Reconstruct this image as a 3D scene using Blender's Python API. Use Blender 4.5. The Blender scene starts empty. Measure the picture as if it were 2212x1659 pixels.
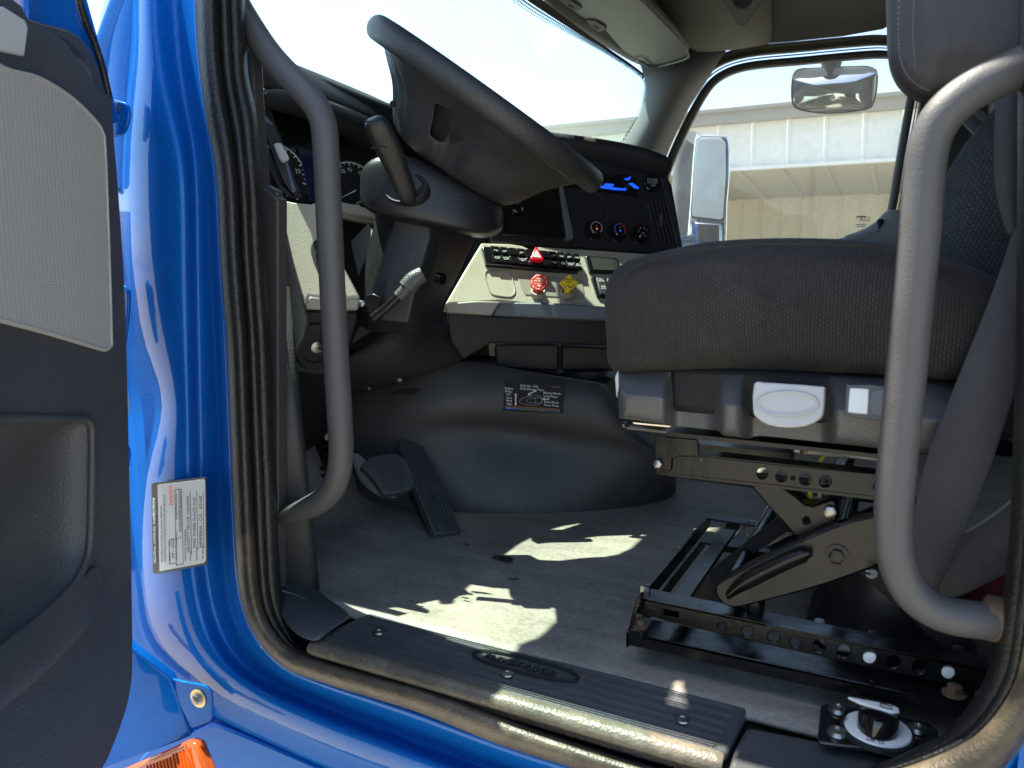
import bpy, bmesh, math, random
from mathutils import Vector, Matrix, noise
random.seed(7)
R = math.radians
sc = bpy.context.scene
COL = sc.collection

# ------------------------------------------------------------------ camera
FPX, YAW, PIT = 1661.0, R(27.3), R(8.2)
EYE = Vector((0, 0, 0.5))
FW = Vector((-math.sin(YAW)*math.cos(PIT), math.cos(YAW)*math.cos(PIT), -math.sin(PIT)))
RT = Vector((math.cos(YAW), math.sin(YAW), 0))
UP = RT.cross(FW)
cd = bpy.data.cameras.new('camera'); cam = bpy.data.objects.new('camera', cd); COL.objects.link(cam)
cam.matrix_world = Matrix((( RT.x, UP.x, -FW.x, EYE.x), (RT.y, UP.y, -FW.y, EYE.y), (RT.z, UP.z, -FW.z, EYE.z), (0, 0, 0, 1)))
cd.sensor_width = 36; cd.lens = FPX/2212*36; cd.clip_start = 0.02; cd.clip_end = 3000
cd.dof.use_dof = True; cd.dof.focus_distance = 1.35; cd.dof.aperture_fstop = 8.0
sc.camera = cam

# ------------------------------------------------------------------ light
SUN = Vector((-0.46, 0.03, 1.0)).normalized()
sun_el = math.asin(SUN.z)
w = bpy.data.worlds.new('World'); sc.world = w; w.use_nodes = True
nt = w.node_tree; bg = nt.nodes['Background']
sky = nt.nodes.new('ShaderNodeTexSky'); sky.sky_type = 'NISHITA'; sky.sun_disc = False
sky.sun_elevation = sun_el; sky.sun_rotation = math.atan2(SUN.x, SUN.y)
sky.dust_density = 1.0; sky.air_density = 1.0; sky.ozone_density = 1.0
nt.links.new(sky.outputs[0], bg.inputs[0]); bg.inputs[1].default_value = 0.10
sl = bpy.data.lights.new('sun', 'SUN'); sl.energy = 5.0; sl.angle = R(0.5); sl.color = (1, .94, .78)
so = bpy.data.objects.new('sun', sl); COL.objects.link(so)
so.rotation_euler = SUN.to_track_quat('Z', 'Y').to_euler()
vs = sc.view_settings; vs.view_transform = 'Standard'; vs.look = 'None'; vs.gamma = 1; vs.exposure = 1.95
sc.render.engine = 'CYCLES'
sc.cycles.max_bounces = 10; sc.cycles.diffuse_bounces = 5; sc.cycles.transparent_max_bounces = 12

# ------------------------------------------------------------------ geometry from surveyed sight lines on real planes
def ray(x, y): return FW + RT*((x-1106)/FPX) - UP*((y-829.5)/FPX)
class Plane:
    def __init__(s, p, n): s.p = Vector(p); s.n = Vector(n).normalized()
    def at(s, x, y, lift=0):
        d = ray(x, y); t = (s.p-EYE).dot(s.n)/d.dot(s.n)
        return EYE+d*t+s.n*lift
    def frame(s):
        r = Vector((0, 0, 1)).cross(s.n).normalized(); return r, s.n.cross(r)
def PY(y): return Plane((0, y, 0), (0, -1, 0))
def PX(x): return Plane((x, 0, 0), (1, 0, 0))
def PZ(z): return Plane((0, 0, z), (0, 0, 1))
def Y(px, py, y): return PY(y).at(px, py)
def X(px, py, x): return PX(x).at(px, py)
def Z(px, py, z): return PZ(z).at(px, py)

# ------------------------------------------------------------------ materials
M = {}
def mat(name, col, rough=.5, metal=0, bump=None, var=0, coat=0, rvar=0, spec=.5, sheen=0, trans=0, emit=None, bd=.0012):
    m = bpy.data.materials.new(name); m.use_nodes = True; n = m.node_tree; L = n.links
    b = n.nodes['Principled BSDF']
    b.inputs['Base Color'].default_value = (*col, 1); b.inputs['Roughness'].default_value = rough
    b.inputs['Metallic'].default_value = metal; b.inputs['Coat Weight'].default_value = coat
    b.inputs['Coat Roughness'].default_value = .04; b.inputs['Specular IOR Level'].default_value = spec
    b.inputs['Sheen Weight'].default_value = sheen; b.inputs['Transmission Weight'].default_value = trans
    if emit: b.inputs['Emission Color'].default_value = (*emit[0], 1); b.inputs['Emission Strength'].default_value = emit[1]
    tc = n.nodes.new('ShaderNodeTexCoord')
    if var or rvar:
        nz = n.nodes.new('ShaderNodeTexNoise'); nz.inputs['Scale'].default_value = 9; nz.inputs['Detail'].default_value = 8
        nz.inputs['Roughness'].default_value = .65; L.new(tc.outputs['Object'], nz.inputs['Vector'])
        if var:
            mr = n.nodes.new('ShaderNodeMapRange'); mr.inputs[1].default_value = .3; mr.inputs[2].default_value = .7
            mr.inputs[3].default_value = 1-var; mr.inputs[4].default_value = 1+var; L.new(nz.outputs[0], mr.inputs[0])
            vm = n.nodes.new('ShaderNodeVectorMath'); vm.operation = 'SCALE'; vm.inputs[0].default_value = col
            L.new(mr.outputs[0], vm.inputs['Scale']); L.new(vm.outputs[0], b.inputs['Base Color'])
        if rvar:
            mr = n.nodes.new('ShaderNodeMapRange'); mr.inputs[1].default_value = .3; mr.inputs[2].default_value = .7
            mr.inputs[3].default_value = max(0, rough-rvar); mr.inputs[4].default_value = min(1, rough+rvar)
            L.new(nz.outputs[0], mr.inputs[0]); L.new(mr.outputs[0], b.inputs['Roughness'])
    if bump:
        kind, scale, st = bump
        bp = n.nodes.new('ShaderNodeBump'); bp.inputs['Strength'].default_value = st; bp.inputs['Distance'].default_value = bd
        if kind == 'grain':
            v = n.nodes.new('ShaderNodeTexVoronoi'); v.inputs['Scale'].default_value = scale; L.new(tc.outputs['Object'], v.inputs['Vector'])
            L.new(v.outputs['Distance'], bp.inputs['Height'])
        elif kind == 'noise':
            v = n.nodes.new('ShaderNodeTexNoise'); v.inputs['Scale'].default_value = scale; v.inputs['Detail'].default_value = 4
            L.new(tc.outputs['Object'], v.inputs['Vector']); L.new(v.outputs[0], bp.inputs['Height'])
        L.new(bp.outputs[0], b.inputs['Normal'])
    if name in SPECK:
        last = b.inputs['Base Color'].links[0].from_socket if b.inputs['Base Color'].links else None
        v = n.nodes.new('ShaderNodeTexVoronoi'); v.inputs['Scale'].default_value = 75; L.new(tc.outputs['Object'], v.inputs['Vector'])
        ls = n.nodes.new('ShaderNodeMath'); ls.operation = 'LESS_THAN'; ls.inputs[1].default_value = .055; L.new(v.outputs['Distance'], ls.inputs[0])
        sp_n = n.nodes.new('ShaderNodeSeparateColor'); L.new(v.outputs['Color'], sp_n.inputs[0])
        gt = n.nodes.new('ShaderNodeMath'); gt.operation = 'GREATER_THAN'; gt.inputs[1].default_value = .72; L.new(sp_n.outputs[0], gt.inputs[0])
        ml_ = n.nodes.new('ShaderNodeMath'); ml_.operation = 'MULTIPLY'; L.new(ls.outputs[0], ml_.inputs[0]); L.new(gt.outputs[0], ml_.inputs[1])
        mx = n.nodes.new('ShaderNodeMixRGB'); mx.inputs[2].default_value = (.28, .27, .25, 1); mx.inputs[1].default_value = (*col, 1)
        if last: L.new(last, mx.inputs[1])
        L.new(ml_.outputs[0], mx.inputs[0]); L.new(mx.outputs[0], b.inputs['Base Color'])
    M[name] = m; return m
SPECK = {'column_plastic', 'door_trim', 'sill_black', 'seat_plastic', 'black_metal', 'soft_black', 'dark_grey_trim', 'black_plastic', 'bellows', 'gloss_black'}
mat('black_plastic', (.022, .022, .024), .5, bump=('grain', 420, .35), rvar=.08, var=.12)
mat('soft_black', (.009, .009, .010), .62, bump=('grain', 380, .3), var=.15)
mat('deep_black', (.006, .006, .007), .7)
mat('gloss_black', (.008, .008, .009), .12, coat=.4)
mat('dark_grey_trim', (.060, .058, .056), .48, bump=('grain', 330, .5), rvar=.07, var=.1)
mat('door_trim', (.056, .057, .058), .5, bump=('grain', 300, .4), rvar=.08, var=.14)
mat('seat_plastic', (.085, .085, .086), .34, bump=('grain', 420, .45), rvar=.05, var=.08, bd=.0008)
mat('beige_grain', (.39, .35, .27), .55, bump=('grain', 420, .5), var=.06, bd=.0006)
mat('beige_smooth', (.27, .25, .21), .45, var=.06)
mat('slate_trim', (.12, .13, .145), .5, bump=('grain', 500, .2), var=.05)
mat('handle_grey', (.070, .069, .071), .54, bump=('noise', 420, .35), rvar=.12, var=.14)
mat('light_grey', (.50, .51, .50), .45, var=.05)
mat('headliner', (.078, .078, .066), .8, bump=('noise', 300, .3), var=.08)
mat('vinyl_visor', (.095, .095, .08), .55, bump=('grain', 350, .4), var=.07)
mat('pillar_grey', (.095, .10, .102), .6, bump=('noise', 500, .2), var=.06)
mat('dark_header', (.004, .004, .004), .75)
mat('steel', (.36, .35, .33), .35, 1, var=.1, rvar=.1)
mat('rusty_steel', (.13, .085, .05), .6, .3, var=.5, bump=('noise', 400, .6))
mat('brass_washer', (.6, .5, .28), .3, 1)
mat('black_metal', (.006, .006, .006), .27, spec=.38, bump=('noise', 38, .35), rvar=.12, var=.3, bd=.002)
mat('vinyl_dark', (.04, .036, .037), .5, bump=('noise', 26, .35), var=.12, bd=.006)
mat('red_knob', (.62, .035, .02), .42, var=.1)
mat('yellow_knob', (.78, .55, .015), .42, var=.08)
mat('hazard_red', (.72, .01, .03), .25, coat=.5)
mat('white_print', (.78, .78, .76), .5)
mat('grey_print', (.42, .42, .42), .5)
mat('black_print', (.02, .02, .02), .6)
mat('red_print', (.6, .05, .06), .6)
mat('pen_ink', (.16, .17, .2), .6)
mat('orange_print', (.75, .14, .02), .5)
mat('rust_print', (.22, .06, .02), .5)
mat('blue_print', (.05, .16, .5), .5)
mat('navy_print', (.05, .07, .13), .5)
mat('screen_navy', (.012, .012, .05), .15)
mat('blue_light', (.02, .1, .9), .4, emit=((.01, .08, 1), .35))
mat('orange_light', (.8, .2, .02), .4, emit=((1, .25, .03), .25))
mat('paper', (.82, .82, .76), .5, var=.05)
mat('grey_tape', (.10, .095, .085), .5, var=.25)
mat('webbing', (.045, .045, .049), .8, bump=('noise', 260, .5), var=.16)
mat('webbing_edge', (.05, .045, .045), .8, var=.16)
mat('curtain', (.02, .02, .021), .75, sheen=.3)
mat('bellows', (.012, .012, .013), .42)
mat('dark_red', (.16, .006, .012), .6)
mat('yellow_hose', (.6, .5, .05), .5)
mat('clear_hose', (.35, .36, .33), .4)
mat('warehouse_white', (.60, .62, .60), .6, var=.08)
mat('warehouse_tan', (.40, .365, .25), .7, var=.09)
mat('fascia_grey', (.26, .26, .25), .6, var=.05)
mat('ground_concrete', (.27, .25, .21), .9, var=.12, bump=('noise', 12, .3))
mat('sill_black', (.062, .065, .070), .45, bump=('grain', 500, .35), rvar=.1, var=.22)
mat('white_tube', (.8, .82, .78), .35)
mat('chrome', (.75, .76, .76), .06, 1)
mat('orange_glass', (.42, .065, .006), .2, coat=.4)

def pmat(name): # paint with flakes
    m = mat(name, (.006, .065, .36), .45, .20, coat=.55, spec=0.0)
    n = m.node_tree; L = n.links; b = n.nodes['Principled BSDF']
    tc = n.nodes.new('ShaderNodeTexCoord'); v = n.nodes.new('ShaderNodeTexNoise'); v.inputs['Scale'].default_value = 700
    v.inputs['Detail'].default_value = 2; L.new(tc.outputs['Object'], v.inputs['Vector'])
    cr = n.nodes.new('ShaderNodeValToRGB'); cr.color_ramp.elements[0].position = .35; cr.color_ramp.elements[1].position = .7
    cr.color_ramp.elements[0].color = (.003, .075, .33, 1); cr.color_ramp.elements[1].color = (.004, .150, .56, 1)
    L.new(v.outputs[0], cr.inputs[0])
    d = n.nodes.new('ShaderNodeTexNoise'); d.inputs['Scale'].default_value = 16; d.inputs['Detail'].default_value = 9; d.inputs['Roughness'].default_value = .7
    L.new(tc.outputs['Object'], d.inputs['Vector'])
    mr = n.nodes.new('ShaderNodeMapRange'); mr.inputs[1].default_value = .5; mr.inputs[2].default_value = .8; mr.inputs[3].default_value = 0; mr.inputs[4].default_value = .06
    L.new(d.outputs[0], mr.inputs[0])
    mx = n.nodes.new('ShaderNodeMixRGB'); mx.inputs[2].default_value = (.08, .16, .36, 1); L.new(cr.outputs[0], mx.inputs[1]); L.new(mr.outputs[0], mx.inputs[0])
    L.new(mx.outputs[0], b.inputs['Base Color'])
    m2 = n.nodes.new('ShaderNodeMapRange'); m2.inputs[1].default_value = .4; m2.inputs[2].default_value = .75; m2.inputs[3].default_value = .015; m2.inputs[4].default_value = .09
    L.new(d.outputs[0], m2.inputs[0]); L.new(m2.outputs[0], b.inputs['Coat Roughness'])
    w = n.nodes.new('ShaderNodeTexNoise'); w.inputs['Scale'].default_value = 30; L.new(tc.outputs['Object'], w.inputs['Vector'])
    bp = n.nodes.new('ShaderNodeBump'); bp.inputs['Strength'].default_value = .12; bp.inputs['Distance'].default_value = .002
    L.new(w.outputs[0], bp.inputs['Height']); L.new(bp.outputs[0], b.inputs['Coat Normal'])
    return m
pmat('blue_paint')
def fabric(name, c0, c1, sx, sz, rot=0.0, axis='XZ', bst=.9):
    m = mat(name, c0, .9, sheen=.04); n = m.node_tree; L = n.links; b = n.nodes['Principled BSDF']
    tc = n.nodes.new('ShaderNodeTexCoord'); mp = n.nodes.new('ShaderNodeMapping')
    sep = n.nodes.new('ShaderNodeSeparateXYZ'); cmb = n.nodes.new('ShaderNodeCombineXYZ')
    L.new(tc.outputs['Object'], sep.inputs[0]); L.new(sep.outputs[0 if axis[0] == 'X' else 1], cmb.inputs[0]); L.new(sep.outputs[2 if axis[1] == 'Z' else 1], cmb.inputs[1])
    wob = n.nodes.new('ShaderNodeTexNoise'); wob.inputs['Scale'].default_value = 14; L.new(tc.outputs['Object'], wob.inputs['Vector'])
    add = n.nodes.new('ShaderNodeVectorMath'); add.operation = 'MULTIPLY_ADD'; add.inputs[1].default_value = (.006, .006, .006)
    L.new(wob.outputs[1], add.inputs[0]); L.new(cmb.outputs[0], add.inputs[2]); L.new(add.outputs[0], mp.inputs[0])
    mp.inputs['Rotation'].default_value = (0, 0, R(90)+rot)
    br = n.nodes.new('ShaderNodeTexBrick'); br.inputs['Scale'].default_value = 1
    br.inputs['Brick Width'].default_value = sz; br.inputs['Row Height'].default_value = sx
    br.inputs['Mortar Size'].default_value = sx*.16; br.inputs['Mortar Smooth'].default_value = 1
    br.inputs['Color1'].default_value = (*c1, 1); br.inputs['Color2'].default_value = (*[q*.72 for q in c1], 1); br.inputs['Mortar'].default_value = (*c0, 1)
    L.new(mp.outputs[0], br.inputs['Vector'])
    fz = n.nodes.new('ShaderNodeTexNoise'); fz.inputs['Scale'].default_value = 11; fz.inputs['Detail'].default_value = 9; L.new(tc.outputs['Object'], fz.inputs['Vector'])
    mr = n.nodes.new('ShaderNodeMapRange'); mr.inputs[1].default_value = .3; mr.inputs[2].default_value = .7; mr.inputs[3].default_value = .75; mr.inputs[4].default_value = 1.25
    L.new(fz.outputs[0], mr.inputs[0]); vm = n.nodes.new('ShaderNodeVectorMath'); vm.operation = 'SCALE'
    L.new(br.outputs[0], vm.inputs[0]); L.new(mr.outputs[0], vm.inputs['Scale']); L.new(vm.outputs[0], b.inputs['Base Color'])
    bp = n.nodes.new('ShaderNodeBump'); bp.inputs['Strength'].default_value = bst; bp.inputs['Distance'].default_value = .0015; bp.invert = True
    L.new(br.outputs['Fac'], bp.inputs['Height']); L.new(bp.outputs[0], b.inputs['Normal'])
fabric('seat_fabric', (.007, .006, .005), (.036, .032, .028), .0036, .0055, bst=.7)
fabric('back_fabric', (.012, .013, .015), (.040, .043, .047), .0042, .0055, rot=.35)
fabric('plain_fabric', (.02, .022, .024), (.05, .053, .058), .0018, .0022, bst=.5)
def grille_mat():
    m = mat('speaker_cloth', (.30, .29, .27), .6); n = m.node_tree; L = n.links; b = n.nodes['Principled BSDF']
    tc = n.nodes.new('ShaderNodeTexCoord'); mp = n.nodes.new('ShaderNodeMapping'); mp.inputs['Scale'].default_value = (1, 1, 1)
    L.new(tc.outputs['Object'], mp.inputs[0])
    v = n.nodes.new('ShaderNodeTexVoronoi'); v.inputs['Scale'].default_value = 330; v.inputs['Randomness'].default_value = .12
    L.new(mp.outputs[0], v.inputs['Vector'])
    cr = n.nodes.new('ShaderNodeValToRGB'); cr.color_ramp.elements[0].color = (.30, .29, .26, 1); cr.color_ramp.elements[1].color = (.42, .40, .36, 1)
    cr.color_ramp.elements[0].position = .2; cr.color_ramp.elements[1].position = .6
    L.new(v.outputs['Distance'], cr.inputs[0]); L.new(cr.outputs[0], b.inputs['Base Color'])
    bp = n.nodes.new('ShaderNodeBump'); bp.inputs['Strength'].default_value = .5; bp.inputs['Distance'].default_value = .001
    L.new(v.outputs['Distance'], bp.inputs['Height']); L.new(bp.outputs[0], b.inputs['Normal'])
grille_mat()
def rubber_mat(name, c0, c1, rough, sc_=7):
    m = mat(name, c0, rough, bump=('grain', 300, .5)); n = m.node_tree; L = n.links; b = n.nodes['Principled BSDF']
    tc = n.nodes.new('ShaderNodeTexCoord'); nz = n.nodes.new('ShaderNodeTexNoise'); nz.inputs['Scale'].default_value = sc_
    nz.inputs['Detail'].default_value = 10; nz.inputs['Roughness'].default_value = .62; nz.inputs['Distortion'].default_value = .6
    L.new(tc.outputs['Object'], nz.inputs['Vector'])
    cr = n.nodes.new('ShaderNodeValToRGB'); cr.color_ramp.elements[0].position = .32; cr.color_ramp.elements[1].position = .68
    cr.color_ramp.elements[0].color = (*c0, 1); cr.color_ramp.elements[1].color = (*c1, 1)
    L.new(nz.outputs[0], cr.inputs[0])
    f2 = n.nodes.new('ShaderNodeTexNoise'); f2.inputs['Scale'].default_value = 130; f2.inputs['Detail'].default_value = 5; L.new(tc.outputs['Object'], f2.inputs['Vector'])
    mp = n.nodes.new('ShaderNodeMapping'); mp.inputs['Scale'].default_value = (1.2, 9, 1); mp.inputs['Rotation'].default_value = (0, 0, .7); L.new(tc.outputs['Object'], mp.inputs[0])
    f3 = n.nodes.new('ShaderNodeTexNoise'); f3.inputs['Scale'].default_value = 3; f3.inputs['Detail'].default_value = 7; L.new(mp.outputs[0], f3.inputs['Vector'])
    ad = n.nodes.new('ShaderNodeMath'); ad.operation = 'ADD'; L.new(f2.outputs[0], ad.inputs[0]); L.new(f3.outputs[0], ad.inputs[1])
    mr = n.nodes.new('ShaderNodeMapRange'); mr.inputs[1].default_value = .65; mr.inputs[2].default_value = 1.35; mr.inputs[3].default_value = .68; mr.inputs[4].default_value = 1.32; L.new(ad.outputs[0], mr.inputs[0])
    vm = n.nodes.new('ShaderNodeVectorMath'); vm.operation = 'SCALE'; L.new(cr.outputs[0], vm.inputs[0]); L.new(mr.outputs[0], vm.inputs['Scale']); L.new(vm.outputs[0], b.inputs['Base Color'])
    return m
rubber_mat('mat_rubber', (.185, .165, .145), (.300, .265, .215), .6, 5)
rubber_mat('seal_rubber', (.007, .007, .007), (.016, .015, .013), .46, 30)
rubber_mat('seal_dusty_sunlit', (.05, .042, .03), (.13, .105, .07), .42, 18)
rubber_mat('seal_tan', (.07, .065, .05), (.14, .13, .10), .5, 18)
def seal_fix():  # low part tan with dust and painted-in sunlight, near black above
    m = M['seal_dusty_sunlit']; n = m.node_tree; L = n.links; b = n.nodes['Principled BSDF']; src = b.inputs['Base Color'].links[0].from_socket
    tc = n.nodes.new('ShaderNodeTexCoord'); sp_ = n.nodes.new('ShaderNodeSeparateXYZ'); L.new(tc.outputs['Object'], sp_.inputs[0])
    nz = n.nodes.new('ShaderNodeTexNoise'); nz.inputs['Scale'].default_value = 25; nz.inputs['Detail'].default_value = 6; L.new(tc.outputs['Object'], nz.inputs['Vector'])
    ad = n.nodes.new('ShaderNodeMath'); ad.operation = 'MULTIPLY_ADD'; ad.inputs[1].default_value = .25; L.new(nz.outputs[0], ad.inputs[0]); L.new(sp_.outputs[2], ad.inputs[2])
    mr = n.nodes.new('ShaderNodeMapRange'); mr.inputs[1].default_value = .14; mr.inputs[2].default_value = .30; mr.inputs[3].default_value = 1; mr.inputs[4].default_value = .0; L.new(ad.outputs[0], mr.inputs[0])
    mx = n.nodes.new('ShaderNodeMixRGB'); mx.inputs[1].default_value = (.010, .0095, .009, 1); L.new(src, mx.inputs[2]); L.new(mr.outputs[0], mx.inputs[0]); L.new(mx.outputs[0], b.inputs['Base Color'])
def glass(name, tint, refl=.06, dust=0.0):
    m = bpy.data.materials.new(name); m.use_nodes = True; n = m.node_tree; L = n.links
    n.nodes.remove(n.nodes['Principled BSDF']); out = n.nodes['Material Output']
    tr = n.nodes.new('ShaderNodeBsdfTransparent'); tr.inputs[0].default_value = (*tint, 1)
    gl = n.nodes.new('ShaderNodeBsdfGlossy'); gl.inputs['Roughness'].default_value = .02
    lw = n.nodes.new('ShaderNodeLayerWeight'); lw.inputs[0].default_value = .5
    pw = n.nodes.new('ShaderNodeMath'); pw.operation = 'POWER'; pw.inputs[1].default_value = 5; L.new(lw.outputs['Facing'], pw.inputs[0])
    fr = n.nodes.new('ShaderNodeMath'); fr.operation = 'MULTIPLY_ADD'; fr.inputs[1].default_value = .6; fr.inputs[2].default_value = .02; L.new(pw.outputs[0], fr.inputs[0])
    mx = n.nodes.new('ShaderNodeMixShader'); L.new(fr.outputs[0], mx.inputs[0]); L.new(tr.outputs[0], mx.inputs[1]); L.new(gl.outputs[0], mx.inputs[2])
    df = n.nodes.new('ShaderNodeBsdfTranslucent'); df.inputs[0].default_value = (.9, .9, .88, 1)
    m2 = n.nodes.new('ShaderNodeMixShader')
    tc = n.nodes.new('ShaderNodeTexCoord'); nz = n.nodes.new('ShaderNodeTexNoise'); nz.inputs['Scale'].default_value = 6; nz.inputs['Detail'].default_value = 6
    L.new(tc.outputs['Object'], nz.inputs['Vector'])
    mr = n.nodes.new('ShaderNodeMapRange'); mr.inputs[1].default_value = .35; mr.inputs[2].default_value = .7; mr.inputs[3].default_value = dust*.9; mr.inputs[4].default_value = dust*1.1
    L.new(nz.outputs[0], mr.inputs[0]); L.new(mr.outputs[0], m2.inputs[0]); L.new(mx.outputs[0], m2.inputs[1]); L.new(df.outputs[0], m2.inputs[2])
    L.new(m2.outputs[0], out.inputs[0]); M[name] = m
glass('windshield_glass', (.84, .945, .93), dust=.035)
glass('side_glass', (.97, .99, .97), dust=.05)

# ------------------------------------------------------------------ builders
def wpos(o):
    v = Vector(o.location)
    while o.parent: o = o.parent; v += Vector(o.location)
    return v
def thing(name, label, cat, loc, group=None):
    o = bpy.data.objects.new(name, None); COL.objects.link(o); o.location = loc; o.empty_display_size = .05
    tag(o, label, cat, group); return o
def tag(o, label, cat, group=None):
    o['label'] = label; o['category'] = cat
    if group: o['group'] = group
    return o
def obj(name, bm, material, parent=None, smooth=True, bevel=0, sub=0, solid=0, ang=35, seg=2, soff=-1):
    bmesh.ops.recalc_face_normals(bm, faces=bm.faces) if not solid else None
    vs_ = [v.co for v in bm.verts]
    if parent: off = wpos(parent)
    else:
        off = Vector([(min(v[i] for v in vs_)+max(v[i] for v in vs_))/2 for i in range(3)]); off.z = min(v.z for v in vs_)
    for v in bm.verts: v.co -= off
    me = bpy.data.meshes.new(name); bm.to_mesh(me); bm.free()
    o = bpy.data.objects.new(name, me); COL.objects.link(o)
    if parent: o.parent = parent
    else: o.location = off
    mats = material if isinstance(material, (list, tuple)) else [material]
    for q in mats: me.materials.append(M[q])
    if solid:
        s = o.modifiers.new('thickness', 'SOLIDIFY'); s.thickness = solid; s.offset = soff
    if bevel:
        b = o.modifiers.new('bevel', 'BEVEL'); b.width = bevel; b.segments = seg; b.limit_method = 'ANGLE'; b.angle_limit = R(ang); b.harden_normals = False
    if sub:
        s = o.modifiers.new('sub', 'SUBSURF'); s.levels = sub; s.render_levels = sub
    if smooth:
        for p in me.polygons: p.use_smooth = True
        if not sub:
            try: me.set_sharp_from_angle(angle=R(ang+8))
            except Exception: pass
    return o
def plate(bm, outer, n, th, holes=()):
    n = Vector(n).normalized(); loops = []
    es = []
    for lp in [outer]+list(holes):
        vv = [bm.verts.new(p) for p in lp]; loops.append(vv)
        es += [bm.edges.new((vv[i], vv[(i+1) % len(vv)])) for i in range(len(vv))]
    if holes: fs = [g for g in bmesh.ops.triangle_fill(bm, use_beauty=True, use_dissolve=False, edges=es, normal=n)['geom'] if isinstance(g, bmesh.types.BMFace)]
    else: fs = [bm.faces.new(loops[0])]
    r = bmesh.ops.extrude_face_region(bm, geom=fs)
    vv = [g for g in r['geom'] if isinstance(g, bmesh.types.BMVert)]
    bmesh.ops.translate(bm, verts=vv, vec=-n*th)
def slab(name, px, pl, th, material, parent=None, bevel=.004, holes=(), lift=0, seg=2, curve=0, sub=0):
    bm = bmesh.new()
    pts = smooth_loop(px, curve) if curve else px
    plate(bm, [pl.at(x, y, lift) for x, y in pts], pl.n, th, [[pl.at(x, y, lift) for x, y in h] for h in holes])
    return obj(name, bm, material, parent, bevel=bevel, seg=seg)
def cr(p0, p1, p2, p3, t):
    return [0.5*((2*b)+(-a+c)*t+(2*a-5*b+4*c-d)*t*t+(-a+3*b-3*c+d)*t*t*t) for a, b, c, d in zip(p0, p1, p2, p3)]
def smooth_loop(p, k):
    n = len(p); return [tuple(cr(p[i-1], p[i], p[(i+1) % n], p[(i+2) % n], j/k)) for i in range(n) for j in range(k)]
def smooth_path(p, k):
    n = len(p); out = []
    for i in range(n-1):
        a = p[max(i-1, 0)]; d = p[min(i+2, n-1)]
        out += [tuple(cr(a, p[i], p[i+1], d, j/k)) for j in range(k)]
    return out+[tuple(p[-1])]
def rrect(cx, cy, w_, h_, r_, n=4):
    out = []
    for qx, qy, a0 in ((1, 1, 0), (-1, 1, 90), (-1, -1, 180), (1, -1, 270)):
        for i in range(n+1):
            a = R(a0+90*i/n); out.append((cx+qx*(w_/2-r_)+r_*math.cos(a), cy+qy*(h_/2-r_)+r_*math.sin(a)))
    return out
def circ(cx, cy, r_, n=20, ry=None): return [(cx+r_*math.cos(2*math.pi*i/n), cy+(ry or r_)*math.sin(2*math.pi*i/n)) for i in range(n)]
def box(bm, c, s, rot=None):
    m = Matrix.Translation(c) @ (rot.to_4x4() if rot else Matrix.Identity(4)) @ Matrix.Diagonal((*s, 1))
    bmesh.ops.create_cube(bm, size=1, matrix=m)
def axes(n):
    n = Vector(n).normalized(); a = Vector((0, 0, 1)) if abs(n.z) < .9 else Vector((1, 0, 0))
    r = a.cross(n).normalized(); return r, n.cross(r), n
def lathe(bm, prof, o, ax, seg=28, sx=1, sy=1, flat=False):
    r, u, n = axes(ax); o = Vector(o); rows = []
    for rad, h in prof:
        rows.append([bm.verts.new(o+n*h+r*(rad*sx*math.cos(2*math.pi*i/seg))+u*(rad*sy*math.sin(2*math.pi*i/seg))) for i in range(seg)])
    for a, b in zip(rows, rows[1:]):
        for i in range(seg): bm.faces.new((a[i], a[(i+1) % seg], b[(i+1) % seg], b[i]))
    if prof[0][0] > 1e-6: bm.faces.new(rows[0][::-1])
    if prof[-1][0] > 1e-6: bm.faces.new(rows[-1])
    bmesh.ops.remove_doubles(bm, verts=bm.verts, dist=1e-6)
def tube(bm, pts, r, seg=16, k=6, cap=True):
    p = [Vector(q) for q in (smooth_path(pts, k) if k else pts)]
    n = len(p); T = [(p[min(i+1, n-1)]-p[max(i-1, 0)]).normalized() for i in range(n)]
    a = T[0].orthogonal().normalized(); rows = []
    for i in range(n):
        a = (a-T[i]*a.dot(T[i])).normalized(); b = T[i].cross(a)
        rr = r(i/(n-1)) if callable(r) else r
        rows.append([bm.verts.new(p[i]+a*(rr*math.cos(2*math.pi*j/seg))+b*(rr*math.sin(2*math.pi*j/seg))) for j in range(seg)])
    for q, s in zip(rows, rows[1:]):
        for j in range(seg): bm.faces.new((q[j], q[(j+1) % seg], s[(j+1) % seg], s[j]))
    if cap: bm.faces.new(rows[0][::-1]); bm.faces.new(rows[-1])
def grid(bm, rows):
    vv = [[bm.verts.new(p) for p in r] for r in rows]
    for a, b in zip(vv, vv[1:]):
        for i in range(len(a)-1): bm.faces.new((a[i], a[i+1], b[i+1], b[i]))
    return vv
def patch(name, rows, material, parent, th=.01, sub=2, soff=-1):
    bm = bmesh.new(); grid(bm, rows); return obj(name, bm, material, parent, solid=th, sub=sub, soff=soff)
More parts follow.
